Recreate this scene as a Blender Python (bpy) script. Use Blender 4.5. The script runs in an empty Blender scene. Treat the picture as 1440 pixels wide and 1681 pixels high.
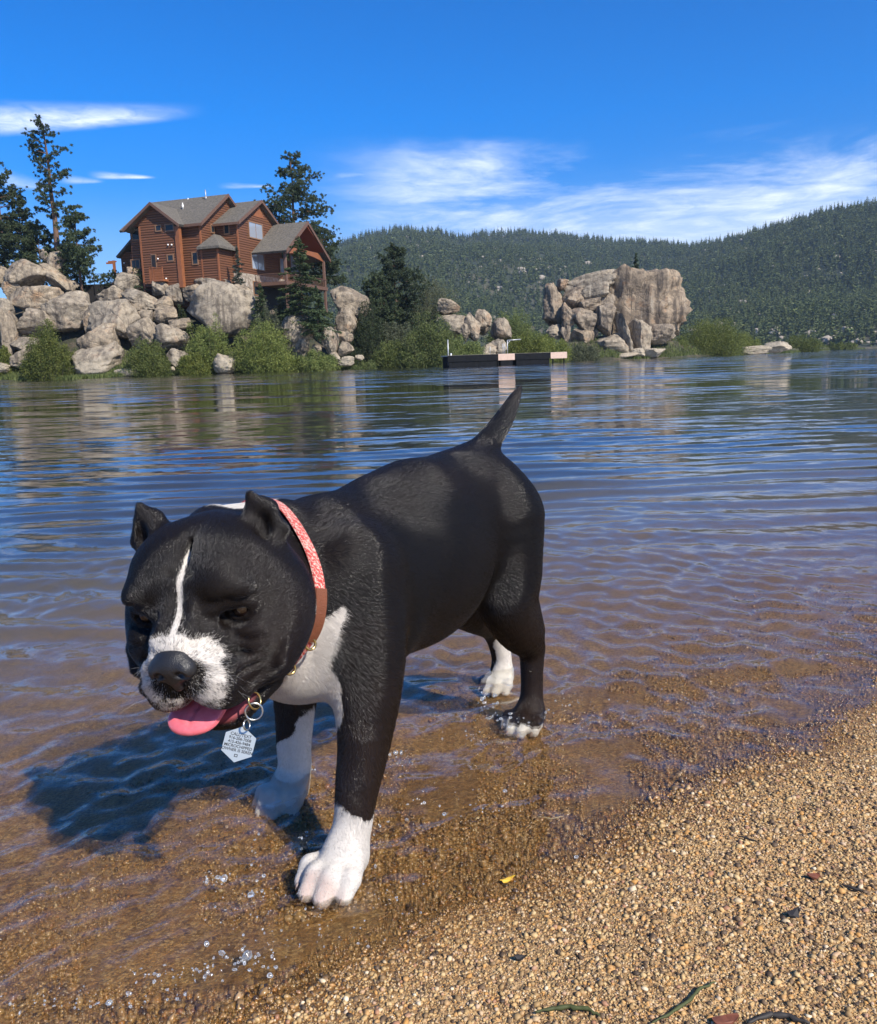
import bpy, bmesh, math, random
import numpy as np
from mathutils import Vector, Matrix

# ------------------------------------------------------------------ camera, sky, sun, exposure
SC = bpy.context.scene
F = 1390.0; CAMH = 0.58; PITCH = math.radians(10.06); ROLL = math.radians(-1.92)
cd = bpy.data.cameras.new('camera'); cam = bpy.data.objects.new('camera', cd)
SC.collection.objects.link(cam); SC.camera = cam
cd.sensor_fit = 'HORIZONTAL'; cd.sensor_width = 36; cd.lens = 36 * F / 1440
cd.clip_start = 0.02; cd.clip_end = 12000
_R = Matrix.Rotation(math.pi/2 - PITCH, 3, 'X') @ Matrix.Rotation(ROLL, 3, 'Z')
cam.matrix_world = Matrix.Translation((0, 0, CAMH)) @ _R.to_4x4()
RM = np.array(_R); CAMP = np.array([0, 0, CAMH])
def ray(px, py): return RM @ np.array([(px-720)/F, -(py-840.5)/F, -1.])
def G(px, py, z=0.0):
    v = ray(px, py); return CAMP + v*((z-CAMH)/v[2])
def D(px, py, y):
    v = ray(px, py); return CAMP + v*(y/v[1])
def pr(p):
    q = RM.T @ (np.array(p)-CAMP); return np.array([720+F*q[0]/-q[2], 840.5-F*q[1]/-q[2]])

SUN = Vector((0.50, -0.56, 0.66)).normalized()          # direction towards the sun
SUN_EL = math.asin(SUN.z); SUN_AZ = math.atan2(SUN.x, SUN.y)
sl = bpy.data.lights.new('sun', 'SUN'); sl.energy = 4.9; sl.angle = math.radians(.5); sl.color = (1, .93, .82)
so = bpy.data.objects.new('sun', sl); SC.collection.objects.link(so)
so.rotation_euler = SUN.to_track_quat('Z', 'Y').to_euler()
SC.view_settings.view_transform = 'Standard'; SC.view_settings.look = 'None'
SC.view_settings.exposure = 0.50; SC.view_settings.gamma = 1
SC.cycles.max_bounces = 8; SC.cycles.volume_bounces = 0; SC.cycles.transparent_max_bounces = 24
SC.cycles.diffuse_bounces = 3; SC.cycles.glossy_bounces = 4
SC.cycles.sample_clamp_indirect = 6

# ------------------------------------------------------------------ node helpers
class NT:
    def __init__(s, nt): s.nt = nt; nt.nodes.clear()
    def __call__(s, typ, ins=None, out=0, **kw):
        n = s.nt.nodes.new('ShaderNode'+typ)
        for k, v in kw.items(): setattr(n, k, v)
        for k, v in (ins or {}).items():
            sock = n.inputs[k]
            if isinstance(v, bpy.types.NodeSocket): s.nt.links.new(v, sock)
            elif isinstance(v, bpy.types.Node): s.nt.links.new(v.outputs[0], sock)
            else: sock.default_value = v
        return n
    def math(s, op, a, b=None, c=None, clamp=False):
        i = {0: a}
        if b is not None: i[1] = b
        if c is not None: i[2] = c
        return s('Math', i, operation=op, use_clamp=clamp).outputs[0]
    def ramp(s, fac, stops, interp='LINEAR'):
        n = s('ValToRGB', {0: fac}); r = n.color_ramp; r.interpolation = interp
        while len(r.elements) < len(stops): r.elements.new(.5)
        for e, (p, c) in zip(r.elements, stops):
            e.position = p; e.color = (*c, 1) if len(c) == 3 else c
        return n.outputs[0]
    def mix(s, fac, a, b, mode='MIX'):
        n = s('Mix', data_type='RGBA', blend_type=mode)
        for k, v in ((0, fac), (6, a), (7, b)):
            if isinstance(v, bpy.types.NodeSocket): s.nt.links.new(v, n.inputs[k])
            elif k: n.inputs[k].default_value = (*v, 1) if len(v) == 3 else v
            else: n.inputs[k].default_value = v
        return n.outputs[2]
    def maprange(s, v, a, b, c=0, d=1, smooth=False):
        return s('MapRange', {0: v, 1: a, 2: b, 3: c, 4: d}, interpolation_type='SMOOTHSTEP' if smooth else 'LINEAR').outputs[0]
    def noise(s, vec, scale, detail=4, rough=.5, out=0, dist=0):
        return s('TexNoise', {'Vector': vec, 'Scale': scale, 'Detail': detail, 'Roughness': rough, 'Distortion': dist}).outputs[out]
    def mapping(s, vec, scale=(1, 1, 1), rot=(0, 0, 0), loc=(0, 0, 0)):
        return s('Mapping', {0: vec, 'Location': loc, 'Rotation': rot, 'Scale': scale}).outputs[0]
def material(name):
    m = bpy.data.materials.new(name); m.use_nodes = True
    n = NT(m.node_tree)
    o = n('OutputMaterial')
    n.out = o
    return m, n
def finish(n, shader, vol=None):
    if shader is not None: n.nt.links.new(shader if isinstance(shader, bpy.types.NodeSocket) else shader.outputs[0], n.out.inputs[0])
    if vol is not None: n.nt.links.new(vol.outputs[0], n.out.inputs[1])
def simple(name, col, rough=.6, metal=0, bump=0, bscale=50, var=0, vscale=5, spec=.5):
    m, n = material(name)
    tc = n('TexCoord').outputs['Object']
    c = (*col, 1)
    if var:
        f = n.noise(tc, vscale, 5, .6)
        c = n.mix(n.maprange(f, .3, .7), tuple(x*(1-var) for x in col), tuple(min(1, x*(1+var)) for x in col))
    ins = {'Base Color': c, 'Roughness': rough, 'Metallic': metal, 'Specular IOR Level': spec}
    if bump: ins['Normal'] = n('Bump', {'Height': n.noise(tc, bscale, 4, .6), 'Strength': bump, 'Distance': .02})
    finish(n, n('BsdfPrincipled', ins)); return m

# ------------------------------------------------------------------ world: Nishita sky and thin cirrus
W = bpy.data.worlds.new('World'); SC.world = W; W.use_nodes = True
n = NT(W.node_tree)
sky = n('TexSky', sky_type='NISHITA', sun_disc=False, sun_elevation=SUN_EL, sun_rotation=SUN_AZ,
        altitude=2000, air_density=1.0, dust_density=.25, ozone_density=3.0)
gen = n('TexCoord').outputs['Generated']
sep = n('SeparateXYZ', {0: gen})
az = n.math('ARCTAN2', sep.outputs[0], sep.outputs[1])
el = n.math('ARCSINE', sep.outputs[2])
# drift the bands slightly upwards to the right
el2 = n.math('ADD', el, n.math('MULTIPLY', az, .0))
v1 = n('CombineXYZ', {0: n.math('MULTIPLY', az, 2.2), 1: n.math('MULTIPLY', el2, 10.0), 2: 3.7})
c1 = n.noise(v1, 1.6, 9, .62, dist=.5)
v2 = n('CombineXYZ', {0: n.math('MULTIPLY', az, 9.), 1: n.math('MULTIPLY', el2, 40.0), 2: 1.3})
c2 = n.noise(v2, 2.0, 8, .65, dist=.9)
bank = n.math('MULTIPLY', n.maprange(az, -.16, .06, 0, 1, True), n.maprange(n.math('SUBTRACT', el, n.math('MULTIPLY', n.math('SUBTRACT', c1, .5), .10)), .238, .178, 0, 1, True))
bank = n.math('MULTIPLY', bank, n.maprange(el, .02, .12, .75, 1, True))
dens = n.math('MULTIPLY', bank, n.maprange(c1, .40, .66, .04, .95))
dens = n.math('MULTIPLY', dens, n.maprange(c2, .30, .70, .50, 1.1))
lowhaze = n.math('MULTIPLY', n.maprange(el, .20, .09, 0, .66, True), n.maprange(az, -.25, .2, .25, 1, True))
dens = n.math('MAXIMUM', dens, lowhaze)
def streak(a0, a1, e0, slope, half, amp):
    t = n.maprange(az, a0, a1, 0, 1)
    env = n.math('MULTIPLY', n.maprange(t, 0, .40, 0, 1, True), n.maprange(t, 1.0, .72, 0, 1, True))
    c = n.math('ADD', e0, n.math('MULTIPLY', n.math('SUBTRACT', az, a0), slope))
    d = n.math('SUBTRACT', el, c)
    wid = n.math('MULTIPLY', half, n.maprange(t, .2, 1.0, 1.1, .35))
    up = n.math('DIVIDE', d, wid)
    lo = n.maprange(up, -1.3, -.25, 0, 1, True); hi = n.maprange(up, 1.6, -.4, 0, 1, True)
    v = n('CombineXYZ', {0: n.math('MULTIPLY', az, 26.), 1: n.math('MULTIPLY', el, 90.), 2: 8.})
    tex = n.maprange(n.noise(v, 1.3, 6, .6, dist=.6), .3, .65, .35, 1.1)
    return n.math('MULTIPLY', n.math('MULTIPLY', n.math('MULTIPLY', env, lo), n.math('MULTIPLY', hi, tex)), amp)
for args in ((-.70, -.232, .222, .098, .017, .85), (-.365, -.292, .2015, .0, .0032, .8), (-.395, -.345, .196, 0, .0040, .35),
             (-.46, -.39, .196, -.13, .008, .35), (-.235, -.165, .1945, 0, .0028, .35), (-.12, -.05, .204, .05, .004, .22)):
    dens = n.math('MAXIMUM', dens, streak(*args))
hs = n('HueSaturation', {'Color': sky.outputs[0], 'Saturation': 1.15, 'Value': 1.0})
skyc = n.mix(1.0, hs.outputs[0], n.mix(n.maprange(el, .04, .26, 0, 1), (.30, .50, .74), n.mix(n.maprange(el, .42, .80, 0, 1), (.02, .60, 1.05), (.42, .74, .96))), 'MULTIPLY')
# darken the zenith side a little the way a phone renders a mountain sky
cl = n.mix(n.math('MULTIPLY', dens, .92, clamp=True), skyc, (7.2, 7.6, 8.2))
bg = n('Background', {'Color': cl, 'Strength': .135})
n.nt.links.new(bg.outputs[0], n('OutputWorld').inputs[0])

# ------------------------------------------------------------------ object helpers
COL = SC.collection
def link(o, parent=None):
    COL.objects.link(o)
    if parent is not None: o.parent = parent
    return o
def tag(o, label=None, cat=None, group=None, kind=None):
    if label: o['label'] = label
    if cat: o['category'] = cat
    if group: o['group'] = group
    if kind: o['kind'] = kind
    return o
def empty(name, loc=(0, 0, 0), rz=0, **kw):
    o = bpy.data.objects.new(name, None); o.location = loc; o.rotation_euler = (0, 0, rz); o.empty_display_size = .1
    link(o); return tag(o, **kw)
def npmesh(name, verts, faces, mat=None, parent=None, smooth=False, mats=None, midx=None):
    """verts (n,3), faces (m,k) numpy array or list of tuples -> linked object"""
    me = bpy.data.meshes.new(name)
    if isinstance(faces, np.ndarray):
        nf, k = faces.shape
        me.vertices.add(len(verts)); me.vertices.foreach_set('co', np.ascontiguousarray(verts, dtype=np.float32).ravel())
        me.loops.add(nf*k); me.loops.foreach_set('vertex_index', faces.astype(np.int32).ravel())
        me.polygons.add(nf); me.polygons.foreach_set('loop_start', np.arange(0, nf*k, k, dtype=np.int32))
        me.update(calc_edges=True); me.validate() if nf < 400000 else None
    else:
        me.from_pydata([tuple(v) for v in verts], [], faces); me.update()
    if smooth: me.shade_smooth()
    for m in (mats or ([mat] if mat else [])): me.materials.append(m)
    if midx is not None: me.polygons.foreach_set('material_index', np.asarray(midx, dtype=np.int32))
    return link(bpy.data.objects.new(name, me), parent)
class MB:
    """collects shapes for one mesh"""
    def __init__(s): s.v = []; s.f = []; s.m = []; s.cur = 0
    def add(s, vs, fs):
        b = len(s.v); s.v += [tuple(v) for v in vs]; s.f += [tuple(i+b for i in f) for f in fs]; s.m += [s.cur]*len(fs); return s
    def box(s, x0, x1, y0, y1, z0, z1):
        return s.add([(x, y, z) for z in (z0, z1) for y in (y0, y1) for x in (x0, x1)],
                     [(0, 2, 3, 1), (4, 5, 7, 6), (0, 1, 5, 4), (2, 6, 7, 3), (0, 4, 6, 2), (1, 3, 7, 5)])
    def prism(s, pts, off):
        """polygon pts (3d list) extruded by vector off"""
        k = len(pts); a = [tuple(p) for p in pts]; b = [tuple(np.array(p)+np.array(off)) for p in pts]
        return s.add(a+b, [tuple(range(k))[::-1], tuple(range(k, 2*k))]+[(i, (i+1) % k, k+(i+1) % k, k+i) for i in range(k)])
    def tube(s, path, rad, seg=8, cap=True):
        path = [np.array(p, float) for p in path]; rad = [rad]*len(path) if np.isscalar(rad) else rad
        vs = []; fs = []; up = np.array([.03, .02, 1.])
        for i, p in enumerate(path):
            d = path[min(i+1, len(path)-1)]-path[max(i-1, 0)]; d = d/(np.linalg.norm(d)+1e-9)
            r = up if abs(np.dot(d, up)) < .9 else np.array([1., .05, 0])
            a = np.cross(d, r); a /= np.linalg.norm(a); b = np.cross(d, a)
            for k in range(seg):
                t = 2*math.pi*k/seg; vs.append(p+rad[i]*(math.cos(t)*a+math.sin(t)*b))
        for i in range(len(path)-1):
            for k in range(seg):
                k2 = (k+1) % seg; fs.append((i*seg+k, i*seg+k2, (i+1)*seg+k2, (i+1)*seg+k))
        if cap: fs += [tuple(range(seg)), tuple(range((len(path)-1)*seg, len(path)*seg))[::-1]]
        return s.add(vs, fs)
    def build(s, name, mat, parent=None, smooth=False, mats=None):
        o = npmesh(name, s.v, s.f, mat, parent, smooth, mats, s.m if mats else None)
        bm = bmesh.new(); bm.from_mesh(o.data); bmesh.ops.recalc_face_normals(bm, faces=bm.faces); bm.to_mesh(o.data); bm.free()
        return o

# ------------------------------------------------------------------ vectorised noise
def _hash(ix, iy, iz, seed):
    h = (ix.astype(np.int64)*73856093) ^ (iy.astype(np.int64)*19349663) ^ (iz.astype(np.int64)*83492791) ^ (seed*2654435761 & 0xffffffff)
    h = (h ^ (h >> 13)) * 1274126177 & 0xffffffff
    h = (h ^ (h >> 16)) & 0xffffffff
    h = h*2246822519 & 0xffffffff
    return ((h ^ (h >> 15)) & 0xffff)/65535.0
def vnoise(p, seed=0):
    p = np.asarray(p, float); i = np.floor(p); f = p-i; i = i.astype(np.int64); u = f*f*f*(f*(f*6-15)+10)
    r = 0
    for dx in (0, 1):
        for dy in (0, 1):
            for dz in (0, 1):
                w = (u[..., 0] if dx else 1-u[..., 0])*(u[..., 1] if dy else 1-u[..., 1])*(u[..., 2] if dz else 1-u[..., 2])
                r = r+w*_hash(i[..., 0]+dx, i[..., 1]+dy, i[..., 2]+dz, seed)
    return r*2-1
def fbm(p, octv=4, seed=0, gain=.5, lac=2.03):
    r = 0; a = 1; p = np.asarray(p, float)
    for o in range(octv): r = r+a*vnoise(p, seed+o*17); p = p*lac+3.1; a *= gain
    return r
def sstep(a, b, x):
    t = np.clip((x-a)/(b-a), 0, 1); return t*t*(3-2*t)
# ------------------------------------------------------------------ beach, lake bed and water
P0 = np.array([-.113, .763]); SDIR = np.array([.80, .60]); SN = np.array([-.60, .80])
_st = [(-60, 0.), (-.6, .02), (-.148, .0)]
SHORE = [(-.40, .60)] + [tuple(G(*q)[:2]) for q in ((330, 1681), (450, 1625), (560, 1562), (700, 1505), (860, 1428), (950, 1376), (1010, 1340), (1140, 1297), (1270, 1238), (1350, 1180), (1440, 1125))] + [(1.6, 1.95)]
_t = [float(np.dot(np.array(p)-P0, SDIR)) for p in SHORE]; _o = [float(np.dot(np.array(p)-P0, SN)) for p in SHORE]
def shore_s(x, y):
    """signed distance-like value, positive on the water side"""
    t = (x-P0[0])*SDIR[0]+(y-P0[1])*SDIR[1]; s = (x-P0[0])*SN[0]+(y-P0[1])*SN[1]
    p = np.stack([t*9, t*0, t*0], -1)
    return s-np.interp(t, _t, _o)-.008*vnoise(p, 5)-.004*vnoise(p*3.1, 6)
def ground_z(x, y):
    s = shore_s(x, y); r = np.hypot(x, y)
    up = np.where(s < 0, -s, 0)
    beach = .10*np.minimum(up, .06)+.075*np.clip(up-.06, 0, 1.14)+.05*np.clip(up-1.2, 0, 14)+.01*np.clip(up-15, 0, 200)
    d = np.where(s > 0, s, 0)
    bed = .16*np.minimum(d, .08)+.070*np.clip(d-.08, 0, .62)+.11*np.clip(d-.7, 0, 4)+.2*np.clip(d-4.7, 0, 12)
    p = np.stack([x, y, x*0], -1)
    bump = .0022*fbm(p*6, 3, 11)*np.clip(1.2-r*.1, 0, 1)+.012*fbm(p*1.3+5, 2, 12)*sstep(.3, 1.6, np.abs(s))
    return np.where(s < 0, beach, -bed)+bump-.0005
def polar(r0, r1, k, fine, fstep, cstep):
    rs = [r0]
    while rs[-1] < r1: rs.append(rs[-1]*(1+k))
    a = list(np.arange(-fine, fine+1e-6, fstep)); b = np.linspace(fine, 2*math.pi-fine, max(4, int((2*math.pi-2*fine)/cstep)))[1:-1]
    th = np.array(a+list(b)); rs = np.array(rs)
    RR, TT = np.meshgrid(rs, th, indexing='ij')
    nr, nt_ = RR.shape
    i = np.arange(nr-1)[:, None]*nt_; j = np.arange(nt_)[None]; j2 = (j+1) % nt_
    f = np.stack([i+j, i+j2, i+nt_+j2, i+nt_+j], -1).reshape(-1, 4)
    return RR, TT, f
RR, TT, fg = polar(.12, 3200, .022, .72, .014, .08)
X = RR*np.sin(TT); Y = RR*np.cos(TT); Z = ground_z(X, Y)
vs = np.stack([X, Y, Z], -1).reshape(-1, 3)
nt_ = RR.shape[1]; vs = np.vstack([vs, [[0, 0, float(ground_z(np.array(0.), np.array(0.)))]]]); c0 = len(vs)-1
m, n = material('sandy_ground')
geo = n('NewGeometry').outputs['Position']
z = n('SeparateXYZ', {0: geo}).outputs[2]
vor = n('TexVoronoi', {'Vector': geo, 'Scale': 420.}); vor2 = n('TexVoronoi', {'Vector': geo, 'Scale': 190.})
grain = n.ramp(n('SeparateColor', {0: vor.outputs['Color']}).outputs[0], [(0, (.10, .065, .04)), (.25, (.24, .16, .09)), (.55, (.38, .26, .15)), (.8, (.50, .37, .23)), (1, (.66, .55, .40))])
grain2 = n.ramp(n('SeparateColor', {0: vor2.outputs['Color']}).outputs[1], [(0, (.09, .055, .035)), (.4, (.28, .17, .085)), (.8, (.44, .28, .14)), (1, (.58, .45, .30))])
base = n.mix(n.maprange(n.noise(geo, 60, 3, .6), .4, .6), grain, grain2)
base = n.mix(1., base, (1.12, 1.02, .80), 'MULTIPLY')
patch = n.ramp(n.noise(geo, 5, 5, .6), [(.3, (.72, .68, .66)), (.55, (1, 1, 1)), (.75, (1.15, 1.08, .95))])
base = n.mix(1., base, patch, 'MULTIPLY')
wet = n.maprange(z, .008, .003, 0, 1)                       # wet sand is darker and shinier
base = n.mix(wet, base, n.mix(1., base, (.62, .53, .38), 'MULTIPLY'))
# silty algae tone by depth, with the water's light absorption painted in
silt_absorb = n.maprange(n.math('ADD', z, n.math('MULTIPLY', n.noise(geo, 7, 5, .65), .10)), .025, -.22, 0, .92)
base = n.mix(silt_absorb, base, n.mix(n.noise(geo, 12, 4), (.115, .094, .058), (.215, .178, .115)))
base = n.mix(n.maprange(z, -.18, -.75, 0, .92, True), base, (.020, .020, .013))      # light lost in deeper water, painted dark into the bed
h = n.math('SUBTRACT', n.math('MULTIPLY', vor.outputs['Distance'], -1.), n.math('MULTIPLY', vor2.outputs['Distance'], 1.2))
bmp = n('Bump', {'Height': h, 'Strength': .6, 'Distance': .002})
finish(n, n('BsdfPrincipled', {'Base Color': base, 'Roughness': n.maprange(wet, 0, 1, .85, .35), 'Normal': bmp}))
MG = m
fan = [(c0, (j+1) % nt_, j) for j in range(nt_)]
me_faces = np.vstack([fg, np.array([[a, b, c, c] for a, b, c in fan])[:0]])
ground = npmesh('ground', vs, me_faces, MG, smooth=True); tag(ground, kind='structure')

# water: real waves near the camera, finer ripples as bump
rw = np.random.RandomState(4)
WV = []
for k in range(60):
    lam = .075*(5.2**rw.rand()); hd = math.atan2(-1, .04)+rw.normal(0, .13)
    WV.append((2*math.pi/lam, math.cos(hd), math.sin(hd), rw.rand()*6.283, .0048*lam**1.0, lam))
CAP = []
for k in range(30):
    lam = .028*(3.3**rw.rand()); hd = rw.rand()*6.283
    CAP.append((2*math.pi/lam, math.cos(hd), math.sin(hd), rw.rand()*6.283, .0070*lam, lam))
PAWS = [(-.141, .885, .0012), (-.227, 1.14, .0018), (.105, 1.30, .0022), (.091, 1.52, .0012)]
WLET = [np.array([G(*q)[:2] for q in pl]) for pl in (((560, 1218), (700, 1205), (870, 1160), (1000, 1140), (1150, 1112), (1300, 1092), (1500, 1085)),
                                                 ((-60, 1660), (120, 1610), (300, 1572), (520, 1520), (640, 1500), (760, 1440), (900, 1400)),
                                                 ((-100, 1120), (30, 1085), (160, 1090), (230, 1110)),
                                                 ((560, 1330), (760, 1290), (950, 1232), (1120, 1215), (1300, 1165)))]
def pdist(px, py, pl):
    best = np.full(px.shape, 9.)
    for a, b in zip(pl[:-1], pl[1:]):
        d = b-a; L = np.dot(d, d); t = np.clip(((px-a[0])*d[0]+(py-a[1])*d[1])/L, 0, 1)
        qx = px-a[0]-t*d[0]; qy = py-a[1]-t*d[1]; dd = np.hypot(qx, qy)
        sg = np.sign(qx*d[1]-qy*d[0]); best = np.where(dd < np.abs(best), dd*sg, best)
    return best
def water_z(x, y, r):
    s = shore_s(x, y); z = np.zeros_like(x); sp = r*.006*2
    env = .14+.86*sstep(.3, 2.1, s)
    wx = x+.05*np.sin(y*3.1+x*1.3); wy = y+.05*vnoise(np.stack([x*1.6, y*.7, x*0], -1), 35)+.022*vnoise(np.stack([x*4.5, y*1.5, x*0], -1), 36)
    for k, cx, cy, ph, a, lam in WV:
        lod = sstep(3.0, 6.0, lam/sp)
        q = np.sin(k*(cx*wx+cy*wy)+ph)
        z += a*env*lod*(q+.25*q*q)
    p = np.stack([x, y, x*0], -1)
    ce = (.6+.8*sstep(.35, .65, .5+.5*vnoise(p*2.2, 31)))*(1-sstep(2.2, 4.5, s))
    near = r < 6
    for k, cx, cy, ph, a, lam in CAP:
        lod = sstep(1.5, 3., lam/sp)
        q = np.sin(k*(cx*wx+cy*wy)+ph+2.2*np.sin(7*x+5*y+ph)+1.1*np.sin(-13*x+17*y+2*ph))
        z += a*ce*lod*q
    for (a, b, amp) in PAWS:
        d = np.hypot(x-a, y-b); z += amp*np.sin(d*150)*np.exp(-d*9)*sstep(.02, .05, d)
    for pl, amp, w in zip(WLET, (.0090, .0042, .0065, .0050), (.034, .028, .038, .028)):
        d = pdist(x, y, pl)+.012*vnoise(p*7, 41)
        z += amp*np.exp(-(d/w)**2)*(.8+.8*vnoise(p*6, 42))-amp*.4*np.exp(-((d-w*1.9)/w)**2)
    return z*sstep(-.12, .06, s)*(.35+.65*sstep(.0, .22, s))+.001
RR, TT, fw = polar(.35, 4000, .0062, .62, .0052, .05)
X = RR*np.sin(TT); Y = RR*np.cos(TT); Z = water_z(X, Y, RR)
nr, nt_ = RR.shape
vw = np.stack([X, Y, Z], -1).reshape(-1, 3)
s_ = shore_s(X, Y).ravel()
keep = ~((s_[fw] < -.10).all(1))
m, n = material('lake_water')
geo = n('NewGeometry').outputs['Position']
sp = n('SeparateXYZ', {0: geo})
dist = n('VectorMath', {0: geo}, operation='LENGTH').outputs['Value']
N0_ = n('NewGeometry').outputs['Normal']
def slope(sc, st, amp_x, amp_y, z_, det=3):
    c = n.noise(n.mapping(geo, (sc*st, sc, 1), rot=(0, 0, .10), loc=(z_, z_*2, z_)), 1.0, det, .55, out=1, dist=.35)
    v = n('VectorMath', {0: c, 1: (.5, .5, .5)}, operation='SUBTRACT').outputs[0]
    return n('VectorMath', {0: v, 1: n('CombineXYZ', {0: amp_x, 1: amp_y, 2: 0.})}, operation='MULTIPLY').outputs[0]
def vadd(a_, b_): return n('VectorMath', {0: a_, 1: b_}, operation='ADD').outputs[0]
def vscale(a_, f_): return n('VectorMath', {0: a_, 'Scale': f_}, operation='SCALE').outputs[0]
f1 = n.maprange(dist, 1.3, 6., .04, 1, True); f2 = n.maprange(dist, 6., 25., 0, 1, True); f3 = n.maprange(dist, 5., .8, 0.1, 1)
gust = n.maprange(n.noise(n.mapping(geo, (.04, .12, 1)), 1.0, 3, .6), .35, .65, .55, 1.25)
pert = vadd(vscale(slope(4.2, .20, .07, .30, 2.), f1), vscale(slope(1.1, .22, .16, .95, 5.), f2))
pert = vadd(pert, vscale(slope(11., .26, .10, .30, 9.), n.math('MULTIPLY', f1, .8)))
pert = vadd(pert, vscale(slope(34., .4, .05, .10, 3.), n.maprange(dist, 1.0, 2.2, .0, 1.)))
pert = vadd(pert, vscale(slope(62., .9, .26, .30, 7., 4), n.maprange(dist, 3.2, 1.2, .0, 1.)))
pert = vscale(pert, gust)
nn_ = n('VectorMath', {0: vadd(N0_, pert)}, operation='NORMALIZE').outputs[0]
b3 = n.noise(geo, 42., 3, .55, dist=.4)
bmp = n('Bump', {'Height': n.math('MULTIPLY', n.math('MULTIPLY', b3, f3), .0011), 'Strength': 1., 'Distance': 1., 'Normal': nn_})
cs = n.math('ABSOLUTE', n('VectorMath', {0: n('NewGeometry').outputs['Incoming'], 1: bmp.outputs[0]}, operation='DOT_PRODUCT').outputs['Value'])
fr = n.math('ADD', .02, n.math('MULTIPLY', .98, n.math('POWER', n.math('SUBTRACT', 1.0, cs, clamp=True), 5.0)), clamp=True)      # the same from both sides
tr = n('BsdfTransparent', {0: (.96, .97, .95, 1)}); rf = n('BsdfRefraction', {'Color': (.97, .97, .95, 1), 'IOR': 1.33, 'Roughness': 0.0, 'Normal': bmp})
body = n('MixShader', {0: .30, 1: tr, 2: rf})
gl = n('BsdfGlossy', {'Color': (1, 1, 1, 1), 'Roughness': .035, 'Normal': bmp})
mx = n('MixShader', {0: fr, 1: body, 2: gl})
finish(n, mx)
MWATER = m
water = npmesh('water', vw, fw[keep], MWATER, smooth=True); tag(water, kind='structure')
# ------------------------------------------------------------------ far shore, hills
def interp_px(xs, pts):
    p = np.array(pts, float); return np.interp(xs, p[:, 0], p[:, 1])
def az_of_px(px, py=590):                         # x/y ratio of a photo column near the horizon
    v = ray(px, py); return v[0]/v[1]
AZ_PX = np.array([-900, -600, -300, 0, 200, 400, 600, 800, 1000, 1200, 1440, 1700, 2000, 2400], float)
AZ_V = np.array([az_of_px(p) for p in AZ_PX])
def px_of_az(a): return np.interp(a, AZ_V, AZ_PX)
def hor_py(px): return 594.2-(px-720)*.0335
SHORE_Y = [(-900, 120), (-200, 108), (0, 99), (120, 97), (300, 99), (450, 101), (600, 108), (700, 112), (860, 122), (950, 134), (1100, 138), (1180, 150), (1300, 175), (1345, 250), (1400, 330), (1500, 470), (2400, 560)]
TOPZ = [(-900, 8), (-200, 10.0), (0, 10.2), (150, 9.2), (260, 9.2), (410, 8.6), (450, 7.4), (520, 5.2), (580, 3.2), (640, 2.2), (760, 2.4), (860, 2.0), (900, 2.6), (1000, 4.0), (1100, 3.0), (1200, 1.6), (1300, 1.0), (1440, .8), (2400, 1)]
WID = [(-900, 22), (500, 20), (620, 9), (860, 8), (1200, 6), (2400, 10)]
RIDGE = [(-900, 600), (-300, 560), (0, 520), (200, 462), (380, 430), (500, 412), (560, 402), (600, 388), (660, 375), (720, 379), (760, 387), (800, 381), (860, 379), (940, 386), (1010, 394), (1080, 397), (1130, 401), (1170, 396), (1230, 382), (1290, 367), (1350, 350), (1400, 343), (1440, 334), (1560, 300), (1700, 280), (2000, 330), (2400, 420)]
RD = [(-900, 1200), (500, 1350), (900, 1500), (1080, 1400), (1250, 1080), (1440, 960), (2400, 900)]
BASE = [(-900, 500), (500, 520), (900, 620), (1100, 560), (1300, 500), (1440, 500), (2400, 540)]
def land_z(x, y):
    a = x/y; px = px_of_az(a); sy = interp_px(px, SHORE_Y)+1.2*vnoise(np.stack([px*.02, px*0, px*0], -1), 50); tz = interp_px(px, TOPZ); w = interp_px(px, WID)
    d = y-sy; z = np.where(d < 0, d*.12, 0)+tz*sstep(0, 1, np.clip(d/w, 0, 1)**.8)*(d > 0)
    z = z*(1-.6*sstep(55, 120, d))
    p = np.stack([x*.12, y*.12, x*0], -1); return z+.35*fbm(p, 3, 52)*np.clip(d/3, 0, 1)
def hill_z(x, y):
    a = x/y; px = px_of_az(a); rd = interp_px(px, RD); b = interp_px(px, BASE); zr = (hor_py(px)-interp_px(px, RIDGE)-18.0)/F*rd*1.015
    t = (y-b)/(rd-b); up = np.clip(t, 0, 1); back = np.clip(y/rd-1, 0, 1)
    p = np.stack([x*.004, y*.0028, x*0], -1); g = fbm(p, 4, 61)
    z = zr*(up**1.02*(1-.10*np.sin(up*math.pi))+.16*g*np.sin(np.clip(up, 0, 1)*math.pi))*(1-back*1.2)
    return np.where(t < 0, t*10, z)-1.0+.8
def strip(name, ys, azs, fn, mat):
    A_, T_ = np.meshgrid(azs, np.linspace(0, 1, ys[2]), indexing='ij'); Y_ = ys[0](A_)+(ys[1]-ys[0](A_))*T_**1.6
    X_ = A_*Y_; Z_ = fn(X_, Y_); na, nt_ = A_.shape; i = np.arange(na-1)[:, None]*nt_; j = np.arange(nt_-1)[None]
    f = np.stack([i+j, i+nt_+j, i+nt_+j+1, i+j+1], -1).reshape(-1, 4)
    return npmesh(name, np.stack([X_, Y_, Z_], -1).reshape(-1, 3), f, mat, smooth=True)
m, n = material('shore_soil'); pos = n('NewGeometry').outputs['Position']
c = n.ramp(n.noise(pos, .6, 6, .65), [(.3, (.020, .026, .012)), (.48, (.045, .045, .024)), (.6, (.085, .068, .045)), (.75, (.15, .12, .085))])
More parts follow.
